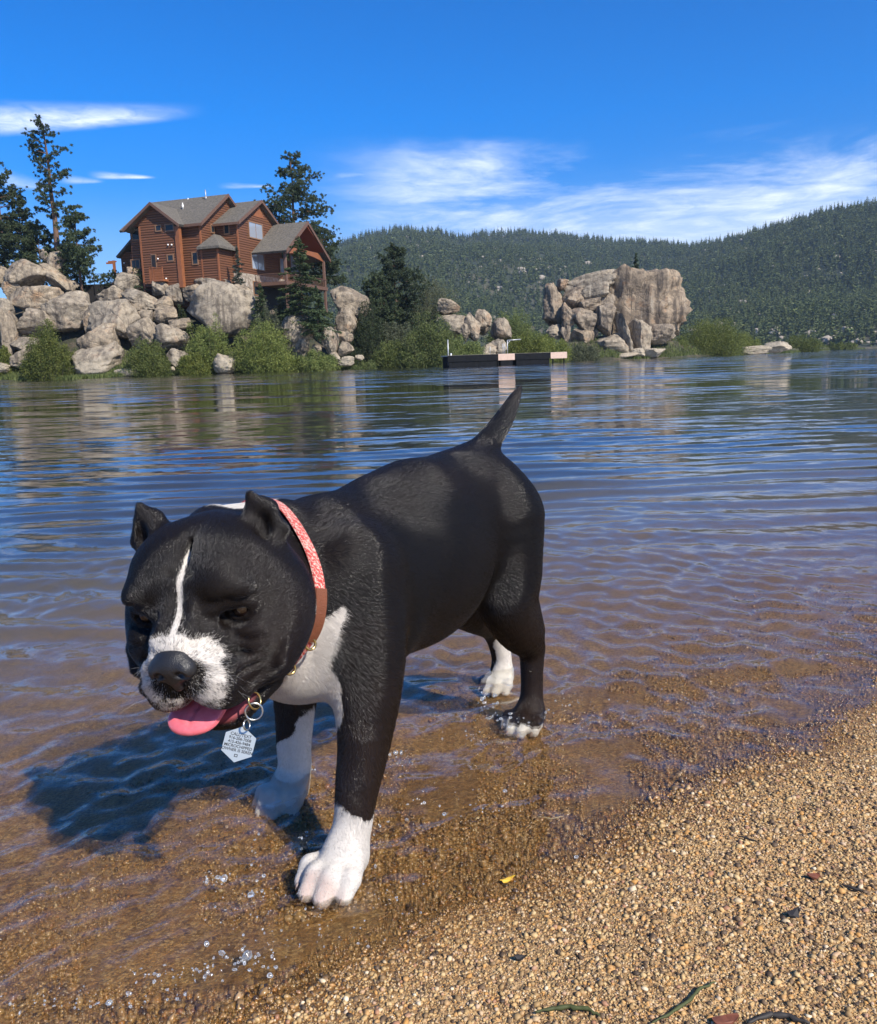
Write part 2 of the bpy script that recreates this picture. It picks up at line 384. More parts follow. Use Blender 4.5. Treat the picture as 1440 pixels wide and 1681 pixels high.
finish(n, n('BsdfPrincipled', {'Base Color': c, 'Roughness': .95, 'Normal': n('Bump', {'Height': n.noise(pos, 2.5, 6, .65), 'Strength': .8, 'Distance': .4})}))
azs = np.linspace(-1.35, 1.35, 560)
o = strip('far_shore', (lambda a: interp_px(px_of_az(a), SHORE_Y)-9, 760., 120), azs, land_z, m); tag(o, kind='structure')
m, n = material('hill_ground'); pos = n('NewGeometry').outputs['Position']
c = n.ramp(n.noise(pos, .02, 7, .65), [(.35, (.020, .030, .014)), (.52, (.035, .044, .022)), (.62, (.09, .078, .05)), (.72, (.22, .185, .14)), (.8, (.34, .30, .24))])
finish(n, n('BsdfPrincipled', {'Base Color': c, 'Roughness': .95, 'Normal': n('Bump', {'Height': n.noise(pos, .08, 6, .65), 'Strength': .8, 'Distance': 6.})}))
o = strip('hills', (lambda a: interp_px(px_of_az(a), BASE)-60, 2100., 90), azs, hill_z, m); tag(o, kind='structure')

# ------------------------------------------------------------------ leaves, trees
def foliage_mat(name, dark, light, trans=.25, rough=.6):
    m, n = material(name); r = n('NewGeometry').outputs['Random Per Island']; oi = n('ObjectInfo').outputs['Random']; lump = n.maprange(n.noise(n('NewGeometry').outputs['Position'], 1.1, 3, .6), .35, .65, -.35, .35)
    r = n.math('ADD', r, lump, clamp=True)
    col = n.mix(r, dark, light); col = n('HueSaturation', {'Color': col, 'Hue': n.maprange(oi, 0, 1, .488, .512), 'Saturation': n.maprange(oi, 0, 1, 1.05, .85), 'Value': n.maprange(n.math('FRACT', n.math('MULTIPLY', oi, 7.3)), 0, 1, .75, 1.2)}).outputs[0]
    p = n('BsdfPrincipled', {'Base Color': col, 'Roughness': rough, 'Specular IOR Level': .25}); t = n('BsdfTranslucent', {0: col})
    finish(n, n('MixShader', {0: trans, 1: p, 2: t})); return m
M_PINE = foliage_mat('pine_needles', (.028, .048, .024), (.095, .125, .056), .25)
M_SPRUCE = foliage_mat('fir_needles', (.028, .052, .022), (.085, .120, .048), .15)
M_WILLOW = foliage_mat('willow_leaves', (.075, .110, .024), (.210, .240, .065), .35)
M_GREY = foliage_mat('grey_brush', (.060, .074, .036), (.145, .155, .085), .3)
M_DARKB = foliage_mat('dark_brush', (.022, .036, .014), (.060, .080, .030), .25)
def barkmat(name, a, b, sc=3.):
    m, n = material(name); pos = n('TexCoord').outputs['Object']
    v = n.noise(n.mapping(pos, (sc, sc, sc*.25)), 2.5, 6, .7)
    finish(n, n('BsdfPrincipled', {'Base Color': n.mix(n.maprange(v, .35, .65), a, b), 'Roughness': .9, 'Normal': n('Bump', {'Height': v, 'Strength': .8, 'Distance': .08})})); return m
M_BARK = barkmat('pine_bark', (.07, .045, .032), (.20, .115, .075)); M_GBARK = barkmat('grey_bark', (.05, .042, .035), (.14, .12, .10))
def leafquads(c, d, L, wd, rg):
    """c centres, d directions (unit), L length, wd width -> verts, quads (thin diamonds)"""
    N = len(c); r = rg.normal(size=(N, 3)); s_ = np.cross(d, r); s_ /= np.linalg.norm(s_, axis=1)[:, None]+1e-9
    L = np.broadcast_to(np.asarray(L, float), (N,))[:, None]; wd = np.broadcast_to(np.asarray(wd, float), (N,))[:, None]
    v = np.stack([c-d*L*.5, c+s_*wd*.5-d*L*.05, c+d*L*.5, c-s_*wd*.5-d*L*.05], 1).reshape(-1, 3)
    return v, np.arange(4*N).reshape(-1, 4)
def unit(v): return v/(np.linalg.norm(v, axis=-1, keepdims=True)+1e-9)
def conifer(name, base, H, halfw, seed, label, group, form='pine', bare=.12, dens=1., mat=None, bark=None, lean=(0, 0), trunk_r=None, cat='tree', prof=None, leafsize=1.):
    """base: world point; H height; halfw crown half-width; prof: [(t, w)] crown profile along the height"""
    rg = np.random.RandomState(seed); t_ = empty(name, tuple(base), label=label, cat=cat, group=group)
    tr = trunk_r or H*.013
    k = 9; path = [(lean[0]*H*(i/k)**1.3+.004*H*math.sin(i*1.7+seed), lean[1]*H*(i/k)**1.3, H*i/k-(.8 if i == 0 else 0)) for i in range(k+1)]
    P = np.array(path); tip = lambda t: np.array([np.interp(t, np.linspace(0, 1, k+1), P[:, q]) for q in range(3)])
    mb = MB(); mb.tube(path, [tr*(1.25 if i == 0 else 1)*(1-.88*i/k) for i in range(k+1)], 9)
    C_ = []; Dr = []; SZ = []
    prof = prof or ([(bare, .35), (.3, .95), (.55, .9), (.8, .6), (1, .12)] if form == 'pine' else [(bare, 1), (.5, .62), (.8, .3), (1, .03)])
    nb = int((34 if form == 'pine' else 60)*dens)
    for i in range(nb):
        t = bare+(1-bare)*((i+rg.rand())/nb); w = np.interp(t, [p[0] for p in prof], [p[1] for p in prof])*halfw*(.55+.6*rg.rand())
        a = rg.rand()*6.283; rise = (rg.normal(.12, .22) if form == 'pine' else -.25+.3*t+rg.normal(0, .08)); o = tip(t)
        d = np.array([math.cos(a), math.sin(a), rise]); q = [o, o+d*w*.5+[0, 0, -.03*w], o+d*w+[0, 0, (.12 if form == 'pine' else -.05)*w]]
        mb.tube(q, [tr*.22*(1-.6*t)+.012, tr*.13+.008, .008], 4, cap=False)
        q = np.array(q)
        if form == 'pine':
            nc = max(3, int(w/.42*3.6*dens**.5))
            for j in range(nc):
                u = .28+.72*rg.rand()**.7; c = np.array([np.interp(u, [0, .5, 1], q[:, z]) for z in range(3)])+rg.normal(0, .13*w+.08, 3)*[1, 1, .55]
                m_ = 26; dd = unit(rg.normal(size=(m_, 3))+[0, 0, .45]); L = .27*leafsize*(.8+.5*rg.rand()); C_.append(c+dd*L*.45); Dr.append(dd); SZ.append(np.full(m_, L))
        else:
            m_ = int(58*max(w, .25)/leafsize); u = rg.rand(m_)**.75; c = np.stack([np.interp(u, [0, .5, 1], q[:, z]) for z in range(3)], 1)
            side = np.cross(d, [0, 0, 1]); off = rg.normal(0, 1, m_)*.22*w*(1.15-u); c = c+off[:, None]*unit(side)[None]+rg.normal(0, .05, (m_, 3)); c[:, 2] -= np.abs(rg.normal(0, .06, m_))
            dd = unit(d[None]+np.sign(off)[:, None]*unit(side)[None]*.8+rg.normal(0, .35, (m_, 3))); C_.append(c); Dr.append(dd); SZ.append((.30+.12*rg.rand(m_))*leafsize)
    C_ = np.vstack(C_); Dr = np.vstack(Dr); SZ = np.concatenate(SZ)
    v, f = leafquads(C_, Dr, SZ*1.1, SZ*(.30 if form == 'pine' else .34), rg)
    npmesh('crown', v, f, mat or (M_PINE if form == 'pine' else M_SPRUCE), t_)
    mb.build('trunk', bark or M_BARK, t_, smooth=True); return t_
def shrub(name, px, py_base, py_top, wpx, depth, seed, label, group, mat, upright=.7, lumps=9, cat='shrub', leaf=.20, dens=1., thick=1.):
    """a broadleaf bush: stems fanning out from the ground carrying clumps of leaves"""
    rg = np.random.RandomState(seed); b = D(px, py_base, depth); H = D(px, py_top, depth)[2]-b[2]; W = wpx/F*depth/2
    gz = float(land_z(np.array([b[0]]), np.array([b[1]]))[0]); b0 = np.array([b[0], b[1], min(b[2], max(gz, .02))]); H += b[2]-b0[2]
    t_ = empty(name, tuple(b0), label=label, cat=cat, group=group); mb = MB(); C_ = []; Dr = []
    nl = int(lumps*5); Dp = W*.8*thick
    for i in range(nl):
        a = rg.rand()*6.283; r = math.sqrt(rg.rand()); x = W*r*math.cos(a); y = Dp*r*math.sin(a); top = H*math.sqrt(max(0., 1-r**2.4))*(.48+.62*rg.rand())+.10*H
        root = np.array([x*.55, y*.55, -.2]); tp = np.array([x*1.0, y*1.0, top]); mid = (root+tp)/2+[0, 0, .05*H]
        mb.tube([root, mid, tp], [.035, .022, .006], 4, cap=False)
        m_ = int(150*dens*(W*H)**.5/ (leaf/.2)**1.1 *9/lumps); u = rg.rand(m_)**.75; c = root[None]*(1-u[:, None])+tp[None]*u[:, None]
        sp = (.05+.13*np.sin(u*math.pi))*min(W, H)*1.1; c = c+rg.normal(0, 1, (m_, 3))*sp[:, None]*[1, 1, .7]; dd = unit(rg.normal(0, 1, (m_, 3))*(1-.4*upright)+[x/W*.5, y/W*.3, upright]); C_.append(c); Dr.append(dd)
    C_ = np.vstack(C_); Dr = np.vstack(Dr); C_[:, 2] = np.maximum(C_[:, 2], .02+.1*rg.rand(len(C_)))
    v, f = leafquads(C_, Dr, leaf*(.7+.6*rg.rand(len(C_))), leaf*.42, rg)
    npmesh('foliage', v, f, mat, t_); mb.build('stem', M_GBARK, t_, smooth=True); return t_
# pines and firs: (kind, base px, base py, top py, width px, depth, label ...)
TG_ = 'trees on the rocky point'
def tree_px(form, px, py0, py1, w, depth, seed, label, **kw):
    b = D(px, py0, depth); H = (py0-py1)/F*depth*1.0
    H = D(px, py1, depth)[2]-b[2]
    return conifer({'pine': 'pine_tree', 'fir': 'fir_tree'}[form], b, H, w/2/F*depth, seed, label, kw.pop('group', TG_), form, **kw)
tree_px('pine', 97, 425, 201, 78, 118, 3, 'tallest pine on the left point with a long bare reddish trunk', bare=.30, dens=1.0, trunk_r=.42, lean=(-.012, 0), prof=[(.30, .45), (.45, .75), (.6, 1.0), (.72, .75), (.8, .9), (.92, .75), (1, .3)])
tree_px('pine', 12, 462, 256, 86, 124, 5, 'dense dark pine at the left edge beside the tall thin pine', bare=.12, dens=1.9, trunk_r=.32, prof=[(.1, .9), (.35, 1.1), (.6, .85), (.8, .6), (1, .2)])
tree_px('pine', 44, 462, 318, 66, 122, 8, 'shorter dark pine just right of the left edge pine', bare=.10, dens=1.6, prof=[(.1, 1.1), (.4, 1.1), (.7, .7), (1, .15)])
tree_px('pine', 70, 462, 362, 62, 120, 12, 'low bushy pine behind the balanced rocks', bare=.05, dens=1.5, prof=[(.05, 1.1), (.5, 1.), (.8, .6), (1, .15)])
tree_px('pine', 135, 482, 337, 72, 115, 14, 'small round topped pine growing between the tall pine and the wooden house', bare=.22, dens=1.5, trunk_r=.2, prof=[(.2, .8), (.42, 1.05), (.65, .8), (.85, .5), (1, .2)])
tree_px('pine', 112, 478, 405, 62, 116, 15, 'low spreading young pine under the small round topped pine', bare=.05, dens=1.4, prof=[(.05, 1.1), (.5, 1.), (1, .2)])
tree_px('pine', 490, 480, 252, 116, 132, 21, 'big open pine rising behind the right end of the house', bare=.10, dens=2.0, trunk_r=.38, prof=[(.1, .7), (.3, 1.0), (.5, 1.0), (.65, .85), (.8, .6), (1, .2)])
tree_px('pine', 533, 480, 375, 56, 128, 22, 'small dark pine below the big open pine beside the porch', bare=.05, dens=1.6, prof=[(.05, 1.1), (.5, 1.1), (.8, .7), (1, .2)])
tree_px('fir', 393, 478, 404, 34, 109, 31, 'slim grey green spruce against the wooden wall', bare=.03, dens=.75, mat=foliage_mat('blue_spruce_needles', (.045, .060, .045), (.11, .125, .09), .15), leafsize=.75)
tree_px('fir', 431, 540, 466, 46, 104, 32, 'dark narrow fir in front of the stone foundation', bare=.03, dens=1.1, leafsize=.75)
tree_px('fir', 498, 545, 388, 104, 104, 33, 'large green fir standing in front of the open porch', bare=.03, dens=1.7, leafsize=.9, prof=[(.03, 1.05), (.35, .85), (.7, .5), (.9, .25), (1, .05)])
tree_px('fir', 523, 548, 470, 72, 103, 34, 'low dark fir at the foot of the large green fir', bare=.03, dens=1.2, leafsize=.8)
tree_px('fir', 463, 530, 480, 46, 107, 36, 'squat brownish fir between the dark narrow fir and large fir', bare=.03, dens=.9, leafsize=.7, mat=M_GREY)
tree_px('pine', 652, 545, 402, 88, 118, 41, 'dark broad conifer standing alone right of the house', bare=.05, dens=2.4, prof=[(.05, 1.05), (.3, 1.1), (.55, .85), (.75, .55), (.9, .3), (1, .08)], lean=(.0, 0))
tree_px('pine', 626, 545, 448, 62, 116, 43, 'smaller dark conifer leaning against the broad one', bare=.05, dens=1.5, prof=[(.05, 1.1), (.5, 1.), (1, .15)])
tree_px('fir', 1044, 458, 415, 24, 150, 45, 'tiny dark fir behind the top of the big rock outcrop', bare=.03, dens=.7, leafsize=.9, group='trees by the rock outcrop')
tree_px('pine', 233, 492, 441, 26, 112, 47, 'small dark juniper bush by the balcony', bare=.02, dens=.9, prof=[(.02, .9), (.5, 1.1), (1, .4)], leafsize=.7)
tree_px('pine', 186, 480, 446, 34, 116, 48, 'low juniper between small pine and grey round boulder', bare=.02, dens=.8, prof=[(.02, 1), (.6, 1.0), (1, .4)], leafsize=.7)
GS = 'bushes along the far shore'
shrub('willow_bush', 86, 624, 540, 84, 98.5, 51, 'green willow bush at the water in front of the leftmost boulders', GS, M_WILLOW, lumps=11, dens=1.15)
shrub('willow_bush', 243, 622, 560, 72, 98.5, 52, 'green willow bush just right of the big split boulder', GS, M_WILLOW, lumps=9)
shrub('willow_bush', 345, 612, 519, 76, 100.5, 53, 'yellowish willow bush in front of the giant grey monolith', GS, M_WILLOW, lumps=11, dens=1.1)
shrub('willow_bush', 318, 622, 578, 52, 98.5, 54, 'low reedy bush between the two pale shore rocks', GS, M_WILLOW, lumps=7)
shrub('willow_bush', 432, 616, 537, 104, 99.5, 55, 'widest green willow bush below the house', GS, M_WILLOW, lumps=13, dens=1.2)
shrub('brush', 440, 560, 512, 60, 103, 56, 'dull grey green brush above the widest willow bush', GS, M_GREY, lumps=8)
shrub('willow_bush', 520, 614, 578, 76, 101, 57, 'low bright green bush under the head shaped boulder', GS, M_WILLOW, lumps=8)
shrub('willow_bush', 590, 612, 590, 60, 104, 58, 'low grassy clump beside the pale boulders at the water', GS, M_WILLOW, lumps=7, leaf=.16)
shrub('brush', 606, 588, 506, 60, 110, 59, 'dark rounded brush under the smaller dark conifer', GS, M_DARKB, lumps=9)
shrub('brush', 570, 585, 545, 34, 108, 60, 'small dark brush right of the cone shaped boulder', GS, M_DARKB, lumps=5)
shrub('willow_bush', 648, 608, 560, 70, 108, 61, 'green bush at the waterline left of the dock', GS, M_WILLOW, lumps=9)
shrub('willow_bush', 706, 607, 522, 92, 106, 62, 'large bright willow bush beside the left end of the dock', GS, M_WILLOW, lumps=13, dens=1.2)
shrub('willow_bush', 762, 604, 556, 74, 108, 63, 'bright bush behind the left half of the dock', GS, M_WILLOW, lumps=10)
shrub('brush', 706, 562, 470, 116, 122, 64, 'tall dull green thicket behind the stacked round rocks', GS, M_GREY, lumps=14, dens=1.1)
shrub('brush', 650, 575, 528, 60, 114, 65, 'grey twiggy brush in front of the broad conifer', GS, M_GREY, lumps=7)
shrub('willow_bush', 845, 580, 515, 84, 128, 66, 'round bright green bush behind the leaning boulder', GS, M_WILLOW, lumps=11, dens=1.1)
shrub('willow_bush', 858, 592, 548, 92, 118, 67, 'wide low bush behind the right half of the dock', GS, M_WILLOW, lumps=10)
shrub('willow_bush', 905, 592, 552, 62, 124, 68, 'green bush at the left foot of the rock outcrop', GS, M_WILLOW, lumps=8)
shrub('brush', 958, 598, 566, 52, 128, 69, 'mixed grey brush at the waterline under the outcrop', GS, M_GREY, lumps=7)
shrub('willow_bush', 1168, 586, 524, 118, 150, 70, 'largest bright bush at the right foot of the outcrop', GS, M_WILLOW, lumps=14, dens=1.2)
shrub('willow_bush', 1112, 586, 556, 50, 146, 71, 'small green bush against the right side of the outcrop', GS, M_WILLOW, lumps=6)
shrub('willow_bush', 1222, 582, 552, 60, 160, 72, 'green bush just left of the two pale shore boulders', GS, M_WILLOW, lumps=7)
shrub('willow_bush', 1310, 578, 552, 78, 200, 73, 'low bright bush beyond the two pale shore boulders', GS, M_WILLOW, lumps=8, leaf=.28)
shrub('willow_bush', 1375, 574, 562, 80, 280, 74, 'farthest low green bush at the right end of the shore', GS, M_WILLOW, lumps=8, leaf=.4)
shrub('brush', 300, 530, 505, 26, 108, 75, 'small dark green brush wedged left of the giant monolith', GS, M_DARKB, lumps=4)
shrub('brush', 8, 610, 570, 30, 100, 76, 'green brush at the left edge of the rocks', GS, M_WILLOW, lumps=5)
# short reeds and grass on the waterline: nobody could count it
rg = np.random.RandomState(90); pxs = rg.uniform(-60, 1420, 26000); sy = interp_px(pxs, SHORE_Y); yy = sy+rg.exponential(1.6, len(pxs))*.9-.2
aa = np.interp(pxs, AZ_PX, AZ_V); xx = aa*yy; zz = np.maximum(land_z(xx, yy), -.05)
v, f = leafquads(np.stack([xx, yy, zz+.18], -1), unit(rg.normal(0, .25, (len(xx), 3))+[0, 0, 1]), .55+.3*rg.rand(len(xx)), .10, rg)
o = npmesh('shore_grass', v, f, M_WILLOW); tag(o, 'short reeds and grass along the far waterline', 'grass', kind='stuff')

# forest on the hills, one mass
def tiny_conifer(seed, H=1.0, w=.2):
    rg = np.random.RandomState(seed); C_ = []; Dr = []; L = []
    for i in range(64):
        t = .12+.88*(i/64); r = w*(1-t)**.75*(.6+.6*rg.rand()); a = rg.rand()*6.283; d = np.array([math.cos(a), math.sin(a), -.15+.4*rg.rand()]); C_.append([d[0]*r*.5, d[1]*r*.5, t*H-.05]); Dr.append(d/np.linalg.norm(d)); L.append(max(r*1.5, .05))
    v, f = leafquads(np.array(C_), np.array(Dr), np.array(L), np.array(L)*.55, rg); return v, f
rg = np.random.RandomState(77); NTR = 42000
pxs = rg.uniform(-300, 1900, NTR*2); t = rg.rand(NTR*2)**.72*1.08; b = interp_px(pxs, BASE); rd = interp_px(pxs, RD); yy = b+(rd-b)*t; aa = np.interp(pxs, AZ_PX, AZ_V); xx = aa*yy
keep = (rg.rand(NTR*2) < 1.0) & (fbm(np.stack([xx*.012, yy*.012, xx*0], -1), 4, 71)+.25*rg.rand(NTR*2) > -1.3)
xx = xx[keep][:NTR]; yy = yy[keep][:NTR]; zz = hill_z(xx, yy); NT_ = len(xx)
hs_ = (7+9*rg.rand(NT_)**1.5)*(yy/900)**.15; V_ = []; F_ = []; base = 0
protos = [tiny_conifer(s, 1., .17+.05*(s % 3)) for s in range(5)]; pk = rg.randint(0, 5, NT_)
for q in range(5):
    ii = np.where(pk == q)[0]; v0, f0 = protos[q]; ang = rg.rand(len(ii))*6.283; ca, sa = np.cos(ang)[:, None], np.sin(ang)[:, None]; H_ = hs_[ii][:, None]
    X_ = (v0[None, :, 0]*ca-v0[None, :, 1]*sa)*H_+xx[ii][:, None]; Y_ = (v0[None, :, 0]*sa+v0[None, :, 1]*ca)*H_+yy[ii][:, None]; Z_ = v0[None, :, 2]*H_+zz[ii][:, None]-.3
    V_.append(np.stack([X_, Y_, Z_], -1).reshape(-1, 3)); F_.append((f0[None]+np.arange(len(ii))[:, None, None]*len(v0)).reshape(-1, 4)+base); base += len(ii)*len(v0)
m, n = material('forest_needles'); r = n('NewGeometry').outputs['Random Per Island']; pos = n('NewGeometry').outputs['Position']
col = n.mix(r, (.050, .075, .024), (.125, .150, .050)); col = n.mix(n.maprange(n.noise(pos, .03, 3, .6), .4, .7), col, n.mix(r, (.065, .090, .034), (.140, .155, .065)))
finish(n, n('BsdfPrincipled', {'Base Color': col, 'Roughness': .8, 'Specular IOR Level': .15}))
o = npmesh('hillside_forest', np.vstack(V_), np.vstack(F_), m); tag(o, 'dense conifer forest covering the far hills', 'forest', kind='stuff')
# pale granite showing between the trees
rg = np.random.RandomState(78); V_ = []; F_ = []; base = 0
ico = bmesh.new(); bmesh.ops.create_icosphere(ico, subdivisions=2, radius=1.); iv = np.array([v.co[:] for v in ico.verts]); iff = np.array([[v.index for v in f.verts] for f in ico.faces]); ico.free()
cl = [(790, 470, 70), (640, 440, 60), (1130, 560, 60), (1320, 560, 80), (1420, 520, 90), (1400, 348, 60), (1180, 400, 50), (880, 500, 60), (1240, 500, 80), (560, 430, 40), (1010, 430, 80), (1440, 440, 70)]
for k in range(520):
    cpx, cpy, sp_ = cl[rg.randint(len(cl))]; px = cpx+rg.normal(0, sp_); t = np.clip((hor_py(px)-cpy+rg.normal(0, sp_*.45))/(hor_py(px)-interp_px(px, RIDGE)), .03, 1.0)
    b = interp_px(px, BASE); rd = interp_px(px, RD); y = b+(rd-b)*t; x = np.interp(px, AZ_PX, AZ_V)*y; z = float(hill_z(np.array([x]), np.array([y]))[0]); R_ = (1.2+3.2*rg.rand()**2.5)
    v = iv*(1+.28*fbm(iv*1.7+k, 3, 5)[:, None])*R_*[1.3, .9, .75]+[x, y, z+R_*.35]; V_.append(v); F_.append(iff+base); base += len(v)
m, n = material('pale_granite'); pos = n('NewGeometry').outputs['Position']
finish(n, n('BsdfPrincipled', {'Base Color': n.mix(n.noise(pos, .3, 4), (.24, .20, .16), (.42, .37, .31)), 'Roughness': .9}))
o = npmesh('hillside_rocks', np.vstack(V_), np.vstack(F_), m, smooth=True); tag(o, 'pale granite outcrops scattered through the hillside forest', 'rocks', kind='stuff')
# ------------------------------------------------------------------ granite boulders
def granite(name, tint=None, dark=.80, lite=.6):
    m, n = material(name); pos = n('NewGeometry').outputs['Position']; tc = n('TexCoord').outputs['Object']; oi = n('ObjectInfo').outputs['Random']
    off = n('VectorMath', {0: tc, 1: n('CombineXYZ', {0: n.math('MULTIPLY', oi, 40.), 1: n.math('MULTIPLY', oi, 17.), 2: 0.})}, operation='ADD').outputs[0]
    big = n.noise(off, .45, 5, .6); mid = n.noise(off, 1.6, 6, .7); fine = n.noise(tc, 9., 5, .75)
    c = n.ramp(big, [(.32, (.21, .165, .125)), (.45, (.31, .245, .180)), (.56, (.40, .32, .235)), (.68, (.36, .225, .135))])
    c = n.mix(n.maprange(oi, .1, .9, 0, .50), c, (.35, .31, .26))
    lich = n.maprange(mid, .47, .62, 0, .80); c = n.mix(lich, c, (.135, .112, .090))
    st = n.noise(n.mapping(off, (.9, .9, .07)), 1.2, 5, .7); c = n.mix(n.maprange(st, .52, .62, 0, dark), c, (.085, .070, .060))
    c = n.mix(n.maprange(st, .43, .33, 0, lite), c, (.52, .45, .36))
    c = n.mix(n.maprange(fine, .35, .7, 0, .35), c, (.12, .10, .085))
    z = n('SeparateXYZ', {0: pos}).outputs[2]
    if tint: c = n.mix(1., c, tint, 'MULTIPLY')
    ring = n.maprange(n.math('ADD', z, n.math('MULTIPLY', n.noise(pos, .4, 3), .6)), 2.5, 1.9, 0, 1, True)   # pale bath-tub ring of the lake
    c = n.mix(n.math('MULTIPLY', ring, .70), c, n.mix(fine, (.34, .29, .215), (.50, .435, .34)))
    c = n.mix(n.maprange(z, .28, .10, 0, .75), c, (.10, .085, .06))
    h = n.math('ADD', n.math('MULTIPLY', mid, .6), n.math('MULTIPLY', fine, .25)); h = n.math('ADD', h, n.math('MULTIPLY', n.noise(tc, 30., 4, .7), .08))
    crk = n('TexVoronoi', {'Vector': n('VectorMath', {0: off, 1: n('TexNoise', {'Vector': tc, 'Scale': .8}).outputs['Color']}, operation='ADD').outputs[0], 'Scale': .12}, feature='DISTANCE_TO_EDGE').outputs['Distance']
    ck = n.maprange(crk, .0, .012, 1, 0); h = n.math('SUBTRACT', h, n.math('MULTIPLY', ck, .15))
    finish(n, n('BsdfPrincipled', {'Base Color': c, 'Roughness': .92, 'Specular IOR Level': .2, 'Normal': n('Bump', {'Height': h, 'Strength': .9, 'Distance': .42})}))
    return m
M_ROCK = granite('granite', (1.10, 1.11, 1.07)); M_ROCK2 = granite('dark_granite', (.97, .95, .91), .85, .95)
bm_ = bmesh.new(); bmesh.ops.create_icosphere(bm_, subdivisions=5, radius=1.); ICO = np.array([v.co[:] for v in bm_.verts]); ICOF = np.array([[v.index for v in f.verts] for f in bm_.faces]); bm_.free()
def rock_shape(seed, sq=2.6, facets=7, rough=.09, streak=0.):
    """unit boulder: squarish superellipsoid with worn planar faces, cracks and lumps"""
    rg = np.random.RandomState(seed); d = ICO.copy()
    r = (np.abs(d)**sq).sum(1)**(-1/sq); v = d*r[:, None]
    for k in range(facets):                                         # worn joint planes
        nrm = rg.normal(size=3); nrm /= np.linalg.norm(nrm); off_ = .60+.26*rg.rand(); q = v@nrm; ex = np.maximum(q-off_, 0); v = v-nrm*(ex*.93)[:, None]
    f = fbm(v*1.3+seed*3.7, 5, seed, .5); v = v*(1+rough*1.25*f[:, None])
    g = np.abs(fbm(v*1.1+seed, 3, seed+3)); v = v*(1-.10*np.exp(-g*22))[:, None]            # weathered cracks
    g = fbm(v*[2.2, 2.2, 4.5]+seed, 3, seed+7); v = v*(1+.05*np.round(g*2.5)/2.5)[:, None]      # broken ledges
    if streak: v = v*(1+streak*vnoise(np.stack([v[:, 0]*5, v[:, 1]*5, v[:, 2]*.7], -1), seed+5))[:, None]
    return v
G_ = 'granite boulders piled on the left point'; GM = 'granite boulders along the middle shore'; GO = 'blocks of the big rock outcrop'
def boulder(cx, cy, w, h, y, label, rot=0., sq=2.6, dep=.85, facets=7, rough=.09, group=G_, streak=0., grow=1.11, yaw=None):
    if group == GO: grow = 1.16; sq = max(sq, 3.2)
    global _bs
    _bs += 1; seed = _bs*13+5; rg = np.random.RandomState(seed); s_ = y/F
    v = rock_shape(seed, sq, facets, rough, streak)
    a = rg.uniform(-.5, .5) if yaw is None else yaw; ca, sa = math.cos(a), math.sin(a)
    v = v@np.array([[ca, sa, 0], [-sa, ca, 0], [0, 0, 1]]); mx = np.abs(v).max(0); v = v/mx
    R_ = np.array([w/2*s_, (w+h)/4*s_*dep*1.15, h/2*s_])*grow; v = v*R_
    t = math.radians(rot)+.0335; ct, st_ = math.cos(t), math.sin(t); v = np.stack([v[:, 0]*ct-v[:, 2]*st_, v[:, 1], v[:, 0]*st_+v[:, 2]*ct], -1)
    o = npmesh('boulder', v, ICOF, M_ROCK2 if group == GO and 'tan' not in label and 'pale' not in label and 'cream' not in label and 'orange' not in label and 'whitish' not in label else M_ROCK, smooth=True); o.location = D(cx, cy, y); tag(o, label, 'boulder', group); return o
_bs = 0
